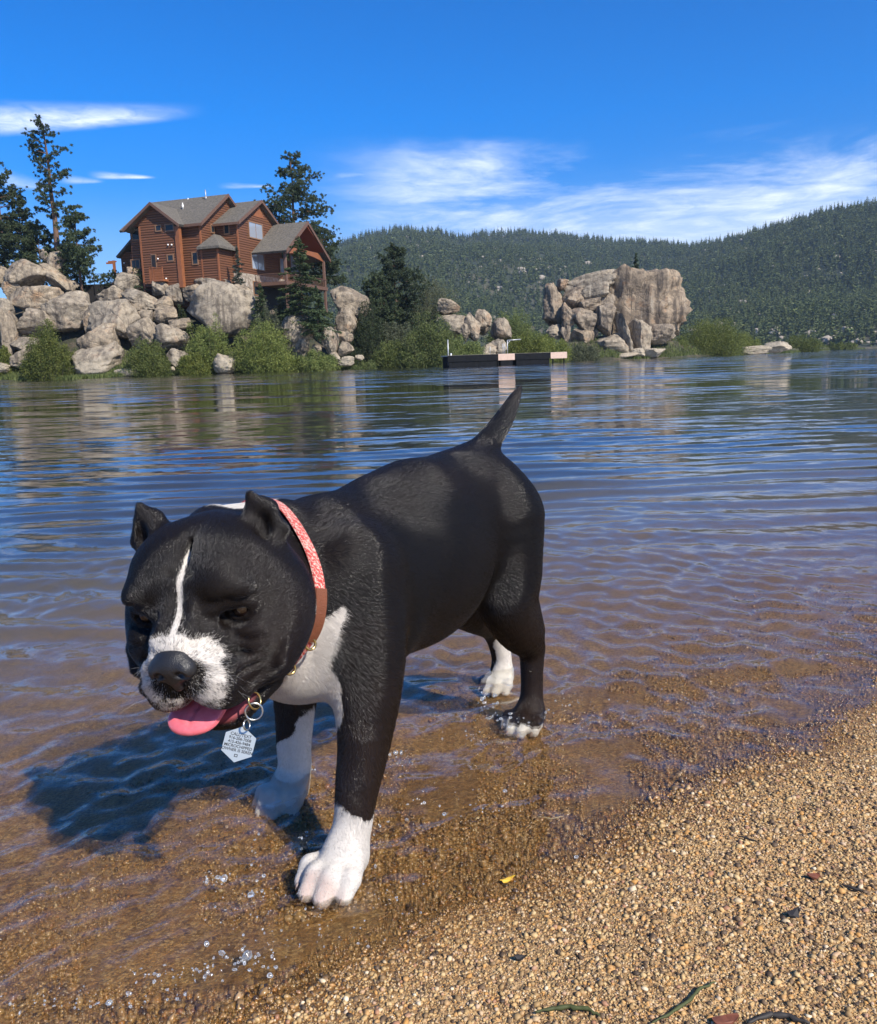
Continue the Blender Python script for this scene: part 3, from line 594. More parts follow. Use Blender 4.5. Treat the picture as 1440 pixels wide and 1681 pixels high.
B_ = [
 (44, 451, 70, 44, 113, 'broad flattened boulder on top of the left pile with a vertical crack', dict(rot=-4)),
 (2, 456, 24, 34, 114, 'rounded boulder cut by the left picture edge beside the broad flattened one', {}),
 (93, 432, 27, 36, 115, 'upright rounded boulder at the foot of the tall bare pine', {}),
 (74, 422, 12, 17, 115.5, 'small knob balanced left of the pine foot boulder', {}),
 (70, 411, 5.5, 5, 115.5, 'tiny stone perched on the balanced knob', {}),
 (94, 456, 62, 26, 113.5, 'long slab sloping down to the right behind the broad flattened boulder', dict(rot=-36)),
 (64, 496, 76, 48, 109.5, 'big brownish block under the broad flattened boulder', dict(sq=3)),
 (111, 512, 78, 60, 107, 'large sunlit tan block with an orange stained face', dict(sq=3.2)),
 (56, 530, 54, 44, 105, 'dark speckled round boulder in front of the brownish block', {}),
 (53, 568, 58, 36, 102.5, 'grey block beneath the dark speckled round boulder', dict(sq=3)),
 (38, 589, 42, 28, 100.8, 'pale low boulder at the foot of the left pile', {}),
 (20, 560, 20, 92, 103.5, 'tall narrow shadowed pillar near the left edge', dict(sq=3.5)),
 (7, 514, 26, 44, 106.5, 'grey boulder at the left edge below the cut off one', {}),
 (2, 550, 18, 42, 104.5, 'brown boulder low at the left edge', {}),
 (5, 603, 20, 16, 99.5, 'small orange rock on the waterline at the left edge', {}),
 (22, 480, 30, 40, 112, 'shadowed rock wedged under the left end of the broad flattened boulder', {}),
 (192, 523, 92, 60, 105.5, 'wide wedge shaped slab with a diagonal crack in the middle of the left pile', dict(rot=-14, sq=2.4, facets=9)),
 (184, 488, 42, 32, 109, 'rounded block capping the wide wedge shaped slab', dict(sq=3)),
 (146, 529, 24, 42, 105.5, 'narrow slice leaning on the left end of the wide wedge slab', dict(rot=-8)),
 (168, 560, 66, 56, 102.2, 'large grey brown boulder leaning on the wide wedge slab', dict(sq=2.3, rot=-8)),
 (163, 592, 78, 54, 100.5, 'big pale banded boulder standing in the water below the leaning one', dict(sq=2.4, rot=12)),
 (213, 614, 46, 20, 98.8, 'flat yellowish rock lying in the water', dict(sq=3.5)),
 (240, 550, 52, 46, 103.5, 'whitish smooth boulder right of the wide wedge slab', dict(rot=24)),
 (232, 490, 56, 26, 108, 'brown loaf shaped boulder tilted down to the right', dict(rot=-27)),
 (226, 505, 22, 27, 107.5, 'small shaded stone under the tilted loaf boulder', {}),
 (241, 522, 27, 26, 106, 'small orange triangular boulder under the tilted loaf', dict(facets=10)),
 (208, 468, 42, 37, 112, 'dark grey round boulder below the lower left roof', {}),
 (217, 446, 21, 14, 112.5, 'small pale stone balanced on the dark grey round boulder', dict(rot=-28)),
 (262, 476, 32, 28, 110.5, 'light grey boulder right under the balcony', {}),
 (268, 499, 30, 23, 108.5, 'brownish boulder beneath the one under the balcony', {}),
 (290, 482, 28, 38, 110.5, 'upright pinkish boulder right of the one under the balcony', dict(sq=3)),
 (272, 517, 38, 30, 106.5, 'pale angular boulder in the hollow below the brownish one', {}),
 (315, 480, 30, 30, 110, 'grey boulder tucked left of the giant monolith top', {}),
 (347, 464, 60, 17, 111, 'thin layered slab lying on the giant monolith', dict(sq=3)),
 (364, 506, 108, 86, 106.5, 'giant blocky grey monolith with dark vertical streaks below the house', dict(sq=4, facets=5, rough=.05, streak=.02, dep=.7)),
 (400, 500, 44, 60, 106.8, 'right shoulder of the giant monolith beside the narrow fir', dict(sq=3.2, dep=.7, streak=.02)),
 (295, 531, 34, 22, 104.5, 'small brown boulder on top of the dark speckled one by the willow', {}),
 (283, 554, 54, 42, 102.5, 'dark brown speckled boulder left of the yellowish willow', {}),
 (293, 590, 33, 29, 100.2, 'pale rounded boulder at the water under the dark brown speckled one', dict(rot=-20)),
 (370, 598, 38, 33, 99, 'egg shaped boulder with a white top standing in the water', dict(sq=2.2)),
 (283, 606, 9, 8, 98.8, 'tiny pale stone at the water near the pale rounded boulder', {}),
 (489, 540, 48, 48, 104.5, 'domed boulder like a head above the low bright green bush', dict(sq=2.2)),
 (493, 573, 28, 36, 103.6, 'blocky neck under the domed head boulder', dict(sq=3)),
 (462, 541, 28, 27, 105, 'whitish boulder half hidden left of the domed head boulder', {}),
 (541, 556, 28, 56, 104, 'tall cone shaped pale boulder right of the domed head boulder', dict(sq=2.0)),
 (522, 540, 11, 19, 105, 'small finger stone between the dome and the cone shaped boulder', dict(sq=2)),
 (563, 553, 32, 20, 105, 'flat pale boulder behind the cone shaped one', {}),
 (520, 572, 15, 17, 103, 'small cube of rock between the dome and the cone', {}),
 (567, 571, 27, 22, 103.2, 'tilted angular boulder with a dark side near the water', dict(rot=18, facets=10)),
 (551, 587, 15, 19, 102.6, 'dark shaded wedge below the tilted angular boulder', dict(rot=30)),
 (569, 593, 28, 15, 102.2, 'low cream boulder nearest the water right of the dark wedge', {}),
 (591, 587, 15, 9, 103, 'small orange stone at the end of the left point', {}),
 (575, 500, 66, 44, 112, 'large brown sloping rock right of the large green fir', dict(rot=-26, sq=2.8, dep=.6)),
 (569, 532, 38, 48, 109, 'fractured grey rock under the large brown sloping one', dict(facets=12)),
 (448, 520, 12, 20, 106, 'small white stone above the widest willow bush', {}),
]
for (cx, cy, w, h, y, lab, kw) in B_: boulder(cx, cy, w, h, y, lab, **kw)
for (cx, cy, w, h, y, lab, kw) in [
 (735, 504, 37, 26, 118, 'rounded cap stone with a slot on top of the middle rock stack', dict(sq=3)),
 (741, 534, 50, 36, 117.5, 'broad base block of the middle rock stack', dict(sq=3)),
 (776, 537, 25, 44, 117, 'dark rounded slab leaning right of the stack base', dict(rot=22)),
 (792, 529, 30, 40, 119, 'tall oval grey boulder behind the leaning dark slab', dict(rot=12, sq=2.2)),
 (821, 541, 33, 42, 117, 'isolated boulder leaning left with a shaded underside', dict(rot=18)),
 (762, 545, 22, 28, 116.5, 'small brown boulder in front of the stack base', {}),
 (800, 577, 28, 30, 114.5, 'cracked pinkish rock behind the middle of the dock', {}),
 (819, 573, 26, 30, 115.5, 'pale cracked rock right of the pinkish one behind the dock', {})]:
    boulder(cx, cy, w, h, y, lab, group=GM, **kw)
for (cx, cy, w, h, y, lab, kw) in [
 (1050, 514, 122, 128, 146, 'huge square monolith of the outcrop with dark and white vertical streaks', dict(sq=9, facets=5, rough=.10, streak=.10, dep=.7, yaw=.12, rot=-2)),
 (1086, 500, 66, 96, 147, 'right end wall of the outcrop monolith rounded at its top', dict(sq=3.4, streak=.04, rough=.05)),
 (1026, 466, 66, 40, 146, 'sunlit tan crown along the top of the outcrop monolith', dict(sq=2.8, rough=.06)),
 (970, 468, 78, 34, 145, 'tan sloping shoulder at the upper left of the outcrop', dict(rot=12, sq=2.8)),
 (923, 468, 20, 17, 144, 'small round ball of rock on the left end of the outcrop', dict(sq=2.1)),
 (913, 506, 42, 70, 143.5, 'dark furrowed pillar forming the left end of the outcrop', dict(sq=4, streak=.05)),
 (945, 490, 36, 32, 142, 'rounded block right of the dark furrowed pillar', {}),
 (980, 479, 46, 24, 141.5, 'long bun shaped block under the tan shoulder', dict(rot=9)),
 (964, 500, 42, 21, 141, 'flat block with vertical joints under the bun shaped one', dict(sq=3.6)),
 (995, 497, 28, 25, 141.2, 'dark squarish block right of the flat jointed one', dict(sq=3.2)),
 (932, 519, 27, 38, 140.5, 'banded upright block in the left half of the outcrop', dict(sq=3.2, rot=-8)),
 (961, 525, 43, 35, 140, 'large dark cube near the centre of the stacked blocks', dict(sq=4)),
 (994, 528, 34, 48, 139.8, 'rounded dark keystone right of the large dark cube', dict(sq=2.8)),
 (960, 553, 44, 30, 139.5, 'pinkish block under the large dark cube', dict(sq=4)),
 (930, 553, 19, 34, 139.8, 'narrow pinkish pillar under the banded upright block', dict(sq=4)),
 (909, 545, 26, 22, 140.5, 'low pale knobs at the left foot of the outcrop', {}),
 (1006, 565, 52, 42, 138.8, 'cream coloured base block low in the middle of the outcrop', dict(sq=3)),
 (1024, 546, 20, 70, 138.9, 'tall orange slab leaning against the outcrop monolith', dict(rot=16, sq=3.5)),
 (1052, 548, 32, 50, 139, 'grey arched block right of the leaning orange slab', dict(sq=2.6)),
 (1086, 549, 42, 30, 140, 'brownish rubble block at the right foot of the outcrop', {}),
 (1073, 579, 33, 17, 137.5, 'low grey boulder at the waterline under the arched block', {}),
 (1048, 580, 20, 15, 137.3, 'small pale boulder left of the low grey waterline one', {}),
 (1022, 584, 44, 9, 137, 'flat shelf of rock at the waterline of the outcrop', dict(sq=3)),
 (1236, 576, 52, 15, 158, 'long low pale boulder on the right shore', dict(sq=2.8)),
 (1273, 571, 50, 19, 162, 'whitish rounded boulder farthest right on the shore', dict(sq=2.6))]:
    boulder(cx, cy, w, h, y, lab, group=GO, **kw)

# ------------------------------------------------------------------ floating dock
def solid(o): return o
dk = empty('floating_dock', tuple(G(735, 604)*[1, 1, 0]) if False else (0, 0, 0), label='long low floating dock with dark sides and two pinkish end panels', cat='dock')
A0 = D(735, 588, 80.); B0 = D(930, 584, 83.); A0[2] = B0[2] = 0; Ld = np.linalg.norm(B0-A0); ex = (B0-A0)/Ld; ey = np.array([-ex[1], ex[0], 0])
dk.location = A0; dk.rotation_euler = (0, 0, math.atan2(ex[1], ex[0]))
zt = (593.5-584.3)/F*80+CAMH-.0
zt = .58+ (D(735, 583.5, 80.)[2]-.58)
zt = D(738, 589, 80.)[2]
dkgrey = simple('deck_boards', (.42, .38, .33), .8, bump=.4, bscale=8, var=.2, vscale=4); dkdark = simple('dark_fascia', (.010, .011, .013), .9, var=.3, vscale=3, spec=.1); dkpink = simple('pale_fascia', (.50, .36, .29), .7, var=.12, vscale=3); galv = simple('galvanised_steel', (.45, .46, .47), .5, .7)
zt = 1.12
MB().box(0, Ld, 0, 2.4, zt-.10, zt).build('deck', dkgrey, dk)
def fx(px): # dock x for a photo column
    r = ray(px, 590); q = np.linalg.solve(np.array([[r[0], -ex[0]], [r[1], -ex[1]]]), np.array([A0[0], A0[1]])); return q[1]
for a, b, mt in ((735, 818, dkdark), (818, 845, dkpink), (845, 904, dkdark), (904, 930, dkpink)):
    MB().box(fx(a) if a > 735 else 0, fx(b) if b < 930 else Ld, -.05, -.003, zt-.60, zt-.012).build('side_panel', mt, dk)
MB().box(Ld+.003, Ld+.05, -.05, 2.4, zt-.60, zt-.012).build('side_panel', dkpink, dk)
for a, b in ((737, 786), (788, 816), (822, 840), (848, 902)): MB().box(fx(a), fx(b), .02, 2.2, -.15, zt-.104).build('float', dkdark, dk)
for a in (787, 818, 841, 908, 926): MB().box(fx(a)-.05, fx(a)+.05, .0, .10, -.5, zt-.61).build('leg', dkdark, dk)
mb = MB(); mb.tube([(.15, .3, .2), (.15, .3, zt+1.45)], .055, 10); mb.build('mooring_post', galv, dk, smooth=True)
mb = MB(); mb.tube([(.45, .4, zt), (.45, .4, zt+.2)], .08, 10); mb.build('bollard', simple('white_plastic', (.7, .7, .68), .5), dk)
for a, h_ in ((829, .95), (832, 1.0)): mb = MB(); mb.tube([(fx(a), .5, zt), (fx(a), .5, zt+h_)], .04, 8); mb.build('ladder_rail', galv, dk, smooth=True)
q = fx(837); mb = MB(); mb.tube([(q, .6, zt), (q, .6, zt+1.25)], .05, 8); mb.tube([(q, .6, zt+1.25), (q+1.35, .6, zt+1.30)], .05, 8); mb.tube([(q, .6, zt+.9), (q+.3, .6, zt+1.25)], .03, 6); mb.build('davit_arm', galv, dk, smooth=True)
for a in (815,): mb = MB(); mb.tube([(fx(a), 1.8, zt), (fx(a), 1.8, zt+.75)], .03, 8); mb.build('ladder_rail', galv, dk, smooth=True)
# ------------------------------------------------------------------ the log-sided house
KH = D(396, 470, 112.0); ha = math.radians(-19)
hx = np.array([math.cos(ha), math.sin(ha), 0]); hy = np.array([-math.sin(ha), math.cos(ha), 0])   # x to the right along the long face, y away from the lake
def onA(px, py, y=0.):                           # photo point on the wall plane parallel to the long face, y metres behind the corner
    r = ray(px, py); o = KH+hy*y; t = ((o-CAMP)@hy)/(r@hy); p = CAMP+r*t; return np.array([(p-KH)@hx, y, p[2]])
def onB(px, py, x=0.):                           # photo point on the gable-side plane at x
    r = ray(px, py); o = KH+hx*x; t = ((o-CAMP)@hx)/(r@hx); p = CAMP+r*t; return np.array([x, (p-KH)@hy, p[2]])
house = empty('house', (KH[0], KH[1], 0.), ha, label='large three storey brown log sided house with grey shingled gables on the rocks', cat='house')
def logmat(name, a, b):
    m, n = material(name); pos = n('NewGeometry').outputs['Position']; z = n('SeparateXYZ', {0: pos}).outputs[2]
    ph = n.math('FRACT', n.math('DIVIDE', z, .30)); rd = n.math('SINE', n.math('MULTIPLY', ph, math.pi))
    gr = n.noise(n.mapping(n('TexCoord').outputs['Object'], (.5, .5, 8)), 2., 6, .65); row = n('TexWhiteNoise', {'W': n.math('FLOOR', n.math('DIVIDE', z, .30))}, noise_dimensions='1D').outputs[0]
    c = n.mix(gr, a, b); c = n.mix(n.maprange(row, 0, 1, 0, .35), c, tuple(x*.55 for x in a)); c = n.mix(n.maprange(ph, .10, .02, 0, .85), c, (.018, .008, .004))
    finish(n, n('BsdfPrincipled', {'Base Color': c, 'Roughness': .6, 'Normal': n('Bump', {'Height': n.math('POWER', rd, .5), 'Strength': 1., 'Distance': .09})})); return m
LOG = logmat('log_siding', (.100, .040, .019), (.200, .080, .035)); TRIM = simple('stained_trim', (.24, .085, .032), .6, var=.15, vscale=2)
TRIMD = simple('brown_fascia', (.13, .070, .045), .6, var=.2); FRM = simple('window_trim', (.22, .12, .065), .6)
m, n = material('shingles'); tc = n('TexCoord').outputs['Object']
br = n('TexBrick', {'Vector': n.mapping(tc, (1, 1, 2.2), rot=(.0, 0, 0)), 'Scale': 2.5, 'Color1': (.13, .115, .095, 1), 'Color2': (.075, .068, .060, 1), 'Mortar': (.05, .045, .04, 1), 'Mortar Size': .015})
c = n.mix(n.maprange(n.noise(tc, 3.5, 5, .8), .40, .60), (.075, .068, .058), (.175, .155, .125)); c = n.mix(.3, c, br.outputs[0])
finish(n, n('BsdfPrincipled', {'Base Color': c, 'Roughness': .95, 'Normal': n('Bump', {'Height': n.noise(tc, 8, 4, .8), 'Strength': .6, 'Distance': .08})})); ROOF = m
m, n = material('window_glass'); finish(n, n('BsdfPrincipled', {'Base Color': (.02, .028, .035, 1), 'Roughness': .03, 'Specular IOR Level': .35, 'IOR': 1.45})); GLASS = m
m, n = material('pale_glass'); finish(n, n('BsdfPrincipled', {'Base Color': (.26, .29, .34, 1), 'Roughness': .12, 'Specular IOR Level': .8, 'Coat Weight': .7})); GLASSP = m  # paler blue-grey base colour than the other panes
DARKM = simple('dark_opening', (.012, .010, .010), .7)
m, n = material('stone_veneer'); tc = n('TexCoord').outputs['Object']; vo = n('TexVoronoi', {'Vector': n.mapping(tc, (1, 1, 1.6)), 'Scale': 2.6}); ve = n('TexVoronoi', {'Vector': n.mapping(tc, (1, 1, 1.6)), 'Scale': 2.6}, feature='DISTANCE_TO_EDGE').outputs['Distance']
c = n.mix(n('SeparateColor', {0: vo.outputs['Color']}).outputs[0], (.24, .19, .14), (.50, .43, .35)); c = n.mix(n.maprange(ve, 0, .06, 1, 0), c, (.16, .14, .12))
finish(n, n('BsdfPrincipled', {'Base Color': c, 'Roughness': .9, 'Normal': n('Bump', {'Height': ve, 'Strength': .8, 'Distance': .1})})); STONE = m
BZ = 8.5                                          # walls run down into the rocks
def wallA(x0, x1, y, ztop, y1, z0=BZ, mat=None, name='wall'): return MB().box(x0, x1, y, y1, z0, ztop).build(name, mat or LOG, house)
def gableprism(name, mat, pts, off): return MB().prism(pts, off).build(name, mat, house)
def roofslab(p, q, off, th=.28, name='roof'):
    """slab between line p->p+off and q->q+off (p ridge, q eave)"""
    p = np.array(p, float); q = np.array(q, float); n_ = np.cross(q-p, off); n_ /= np.linalg.norm(n_); n_ = n_ if n_[2] > 0 else -n_
    return MB().prism([p, q, q-n_*th, p-n_*th], off).build(name, ROOF, house)
def rake(p, q, off, th=.36, w=.14):
    p = np.array(p, float); q = np.array(q, float); return MB().prism([p+[0, 0, .03], q+[0, 0, .03], q-[0, 0, th], p-[0, 0, th]], off).build('bargeboard', TRIMD, house)
def win_on(plane, o, px0, py0, px1, py1, pane=GLASS, mull=1, arch=False):
    P_ = (onA if plane == 'A' else onB); a = P_(px0, py0, o); b = P_(px1, py1, o); c0 = P_(px0, py1, o)
    z1 = (a[2]+P_(px1, py0, o)[2])/2; z0 = (b[2]+c0[2])/2; k = 0 if plane == 'A' else 1; u0, u1 = sorted((a[k], b[k])); f = .14
    sgn = -1 if plane == 'A' else 1
    def bx(mb, ua, ub, za, zb, d0, d1):
        d0, d1 = sorted((o+sgn*d0, o+sgn*d1)); return mb.box(ua, ub, d0, d1, za, zb) if plane == 'A' else mb.box(d0, d1, ua, ub, za, zb)
    mb = MB(); bx(mb, u0-f, u0, z0-f, z1+f, -.02, .09); bx(mb, u1, u1+f, z0-f, z1+f, -.02, .09); bx(mb, u0+.002, u1-.002, z1, z1+f, -.02, .087); bx(mb, u0+.002, u1-.002, z0-f, z0, -.02, .10)
    for i in range(1, mull): x = u0+(u1-u0)*i/mull; bx(mb, x-.03, x+.03, z0+.003, z1-.003, -.02, .06)
    fr = mb.build('window', FRM, house); mb = MB(); bx(mb, u0+.003, u1-.003, z0+.003, z1-.003, -.01, .035); mb.build('pane', pane, fr); return fr
yM = -3.4; yG = -4.6; yB = -7.0
# main block
cM = onA(327, 362, yM); xR = cM[0]; zE = cM[2]; rp = onB(368, 319, xR); half = rp[1]-yM; zR = rp[2]; xL = onA(213, 380, yM)[0]; ov = .55
pkx = onA(251.5, 333, yG)
wallA(xL, xR, yM, zE-.1, yM+2*half)
gableprism('wall', LOG, [(xR-.30, yM, zE-.12), (xR-.30, yM+2*half, zE-.12), (xR-.30, yM+half, zR-.35)], (.30, 0, 0))
sl = (zR-zE)/half
rl = onA(245, 333, yM+half)[0]; el_ = onA(203, 377, yG-.5)
roofslab((rl, yM+half, zR), (rl, yM-ov, zE-sl*ov), (xR+ov-rl, 0, 0)); roofslab((rl, yM+half, zR), (rl, yM+2*half+ov, zE-sl*ov), (xR+ov-rl, 0, 0))
roofslab((rl, yM+half, zR-.01), (rl-6.6, yM+half, zE-sl*ov), (0, 0, 0.0) if False else (0, half+ov, 0)) if False else None
MB().add([(rl, yM+half, zR), (el_[0], yM-1.2, el_[2]), (el_[0], yM+2*half+ov, el_[2]), (rl+.02, yM+half, zR-.3), (el_[0]+.02, yM-1.2, el_[2]-.3), (el_[0]+.02, yM+2*half+ov, el_[2]-.3), (rl, yM+2*half+ov, el_[2])], [(0, 1, 2), (3, 5, 4), (1, 4, 5, 2), (0, 2, 6)]).build('roof', ROOF, house)
rake((xR+ov, yM-ov, zE-sl*ov), (xR+ov, yM+half, zR), (.12, 0, 0)); rake((xR+ov, yM+half, zR), (xR+ov, yM+2*half+ov, zE-sl*ov), (.12, 0, 0))
MB().box(xL+4, xR+ov-.02, yM-ov-.10, yM-ov, zE-sl*ov-.34, zE-sl*ov-.02).build('eave_board', TRIMD, house)
# front cross gable of the main block
gl = onA(233, 420, yG)[0]; gr = onA(292, 420, yG)[0]; pk = pkx; e1_ = onA(203, 377, yG-.5); e2_ = onA(291, 365, yG-.5); zg = e2_[2]; gs = (pk[2]-zg)/(e2_[0]-pk[0])
wallA(gl, gr, yG, zg+.1, yM-.003, z0=onA(260, 470, yG)[2])
gableprism('wall', LOG, [(pk[0]-(pk[2]-zg)/gs*.98, yG, zg+.10), (gr+.02, yG, zg+.10), (pk[0], yG, pk[2]-.30)], (0, .3, 0))
back = (0, half+1.2, 0)
roofslab((pk[0], yG-.6, pk[2]), (e2_[0]+.25, yG-.6, zg-.2), back); roofslab((pk[0], yG-.6, pk[2]), (e1_[0], yG-.6, e1_[2]), back)
rake((pk[0], yG-.62, pk[2]), (e2_[0]+.25, yG-.62, zg-.2), (0, -.12, 0)); rake((e1_[0], yG-.62, e1_[2]), (pk[0], yG-.62, pk[2]), (0, -.12, 0))
px_ = onA(294.5, 420, yG); MB().box(px_[0]-.30, px_[0]+.30, yG-.16, yG+.4, onA(294, 472, yG)[2], zg-.35).build('corner_post', TRIM, house)
MB().box(gl-.12, gl+.10, yG-.06, yG+.1, BZ, zg+.05).build('corner_post', TRIM, house); MB().box(xR-.15, xR+.06, yM-.06, yM+.15, BZ, zE-.4).build('corner_post', TRIM, house)
# recessed left wing and its low roof
wl = onA(199, 430, yM+2)[0]; zlow = onA(200, 420, yM+2)[2]
wallA(wl, xL-.003, yM+2, zlow+.4, yM+2*half-1)
t0 = onA(214, 394, yM+1.4); t1 = onA(190, 421, yM+1.4)
roofslab((t0[0]+1.0, yM+1.4, t0[2]+.9), (t1[0], yM+1.4, t1[2]), (0, 2*half-2, 0)); 
# second block
z2 = onA(396, 360, 0)[2]; p2 = onB(423, 329, 0); h2 = p2[1]; zr2 = p2[2]; x2l = xR-1.0; s2 = (zr2-z2)/h2
wallA(x2l, 0, 0, z2-.1, 2*h2, z0=onB(430, 453, 0)[2])
gableprism('wall', LOG, [(-.30, 0, z2-.12), (-.30, 2*h2, z2-.12), (-.30, h2, zr2-.35)], (.30, 0, 0))
gableprism('gable_panel', TRIM, [(.02, h2-1.35, zr2-2.15), (.02, h2+1.35, zr2-2.15), (.02, h2, zr2-.75)], (.05, 0, 0))
roofslab((x2l, h2, zr2), (x2l, -ov, z2-s2*ov), (-x2l+ov, 0, 0)); roofslab((x2l, h2, zr2), (x2l, 2*h2+ov, z2-s2*ov), (-x2l+ov, 0, 0))
rake((ov, -ov, z2-s2*ov), (ov, h2, zr2), (.12, 0, 0)); rake((ov, h2, zr2), (ov, 2*h2+ov, z2-s2*ov), (.12, 0, 0))
MB().box(x2l+.4, ov-.02, -ov-.10, -ov, z2-s2*ov-.32, z2-s2*ov-.02).build('eave_board', TRIMD, house)
MB().box(-.12, .07, -.07, .12, onB(398, 470, 0)[2]-1, z2-.35).build('corner_post', TRIM, house)
zs = onB(430, 453, 0)[2]; MB().box(x2l, .12, -.10, 2*h2+.1, zs-4.5, zs-.003).build('stone_base', STONE, house)
# hipped bay, flush with the long wall and standing in the inner corner
yB = yM-.03; br_ = onA(358, 420, yB)[0]; zb = onA(345, 405, yB)[2]; wallA(xR+.07, br_, yB, zb, -.103, z0=BZ-1)
MB().box(br_-.14, br_+.07, yB-.07, yB+.14, BZ-1, zb-.3).build('corner_post', TRIM, house)
ap = onA(351, 384, yB+1.9); o1 = .65
q = [np.array(t) for t in ((xR-.25, yB-o1, zb), (br_+o1, yB-o1, zb), (br_+o1, -.004, zb), (xR-.25, -.004, zb))]; apx = np.array([ap[0], yB+1.9, ap[2]]); apb = np.array([ap[0], -.004, ap[2]])
mb = MB(); vs_ = q+[apx, apb]+[p_-[0, 0, .28] for p_ in q]; mb.add(vs_, [(0, 1, 4), (1, 2, 5, 4), (3, 0, 4, 5), (0, 6, 7, 1), (1, 7, 8, 2), (3, 9, 6, 0), (6, 9, 8, 7)]); mb.build('roof', ROOF, house)
# windows, door, balcony, lamps
win_on('A', yG, 256, 370.5, 264.5, 378.5); win_on('A', yG, 272, 369, 285, 378); win_on('A', yG, 275.5, 419, 284.5, 427.5)
win_on('A', yM, 316, 415, 325, 433); win_on('A', yM, 217, 377, 229, 393); win_on('A', 0, 368.5, 369, 376, 383); win_on('A', yM, 216, 427, 230, 440, mull=2)
win_on('B', xR, 346, 370, 351, 381); win_on('B', 0, 408, 367, 431, 391, GLASSP, 2); win_on('B', 0, 412.5, 417, 434, 442, GLASSP, 2)
win_on('B', .12, 416, 464, 434, 484, GLASS, 2)
a = onA(249, 419, yG); b = onA(257, 441, yG); df_ = MB().box(a[0]-.12, b[0]+.12, yG-.06, yG+.05, b[2]-.1, a[2]+.12).build('door', FRM, house)
MB().box(a[0], b[0], yG-.085, yG-.055, b[2], a[2]).build('opening', DARKM, df_)
a = onA(244, 440, yG-1.1); b = onA(268, 461, yG-1.1)
bal = MB().box(a[0], b[0], yG-1.1, yG-.003, b[2], b[2]+.25).build('balcony', TRIM, house)
mb = MB(); 
for x in np.linspace(a[0]+.05, b[0]-.05, 14): mb.box(x-.025, x+.025, yG-1.09, yG-1.04, b[2]+.25, a[2]-.06)
for x in (a[0]+.06, (a[0]+b[0])/2-.4, b[0]-.06): mb.box(x-.06, x+.06, yG-1.1, yG-.98, b[2]+.253, a[2]+.1)
mb.box(a[0], b[0], yG-1.13, yG-1.0, a[2]-.06, a[2]+.03); mb.build('railing', TRIM, bal)
lampm = simple('lamp_glass', (.85, .84, .80), .25)
for P_, px, py, o_ in ((onA, 277, 402, yG), (onA, 283, 402, yG), (onA, 260.5, 425, yG), (onA, 235, 429, yM), (onA, 205, 432, yM+2), (onA, 274, 457.5, yG), (onB, 371, 408, br_)):
    p_ = P_(px, py, o_); bm = bmesh.new(); bmesh.ops.create_uvsphere(bm, u_segments=10, v_segments=8, radius=.11); me = bpy.data.meshes.new('wall_lamp'); bm.to_mesh(me); bm.free(); me.materials.append(lampm)
    o = bpy.data.objects.new('wall_lamp', me); link(o, house); o.location = (p_[0]+(0 if P_ is onA else .15), p_[1]-(.15 if P_ is onA else 0), p_[2])
for px, py, h_, yy in ((338, 324, .95, yM+half-.8), (300, 337.5, .35, yM+half*.55), (364, 357, .35, h2*.35), (309, 329, .3, yM+half-.2)):
    p_ = onA(px, py, yy); mb = MB(); mb.tube([(p_[0], yy, p_[2]-.5), (p_[0], yy, p_[2]+h_)], .07, 8); mb.tube([(p_[0], yy, p_[2]-.3), (p_[0], yy, p_[2]+.12)], .12, 8); mb.build('vent_pipe', lampm if h_ < .5 else galv, house, smooth=True)
# porch: open gable on posts over a raised deck
xp = 6.2 if False else onB(498, 364, 0)[0]
def P3(px, py, x): return onB(px, py, x)
XP = 4.6; pr_ = P3(498, 364, XP); pl_ = P3(463, 411, XP); prr = P3(535, 420, XP)
yc = pr_[1]; hl_ = yc-pl_[1]; zl_ = pl_[2]; zc = pr_[2]; sp_ = (zc-zl_)/hl_; yr = prr[1]; zrr = zc-sp_*(yr-yc)
roofslab((.06, yc, zc), (.06, yc-hl_, zl_), (XP+.6-.06, 0, 0)); roofslab((.06, yc, zc), (.06, yr, zrr), (XP+.6-.06, 0, 0))
rake((XP+.6, yc-hl_, zl_), (XP+.6, yc, zc), (.14, 0, 0), th=.42); rake((XP+.6, yc, zc), (XP+.6, yr, zrr), (.14, 0, 0), th=.42)
red = simple('porch_soffit', (.20, .050, .025), .7); gableprism('soffit', red, [(XP+.55, yc-hl_+.5, zl_+.18), (XP+.55, yc, zc-.55), (XP+.55, yr-.5, zrr+.18), (XP+.55, yr-.5, zrr+.10), (XP+.55, yc, zc-.70), (XP+.55, yc-hl_+.5, zl_+.10)], (-XP-.4, 0, 0))
tb = P3(480, 413, XP); arch = []
ys_ = np.linspace(yc-hl_+.6, yr-.6, 13)
top_ = [(XP, y, min(zl_+.75, zc-sp_*abs(y-yc)-.75)) for y in ys_]; bot_ = [(XP, y, zl_-.35+.55*math.sin((y-ys_[0])/(ys_[-1]-ys_[0])*math.pi)) for y in ys_]
MB().prism(top_+bot_[::-1], (-.25, 0, 0)).build('arched_beam', TRIM, house)
zd = P3(455, 459, XP)[2]; zg0 = P3(458, 490, XP)[2]-1.5
for y_ in (pl_[1]+.75, yr-.8):
    MB().box(XP-.18, XP+.12, y_-.16, y_+.16, zg0, zl_-.1).build('porch_post', simple('grey_brown_post', (.15, .085, .06), .7), house)
MB().box(.15, XP+.2, pl_[1]+.3, yr-.3, zd-.45, zd).build('porch_deck', TRIMD, house)
MB().box(.0, .9, pl_[1]+1.4, yr-.5, zg0, zd-.46).build('under_deck_shade', DARKM, house)  # near-black box paints the shade under the deck
mb = MB()
for y_ in np.linspace(pl_[1]+.5, yr-.5, 46): mb.box(XP+.10, XP+.14, y_-.02, y_+.02, zd, zd+1.0)
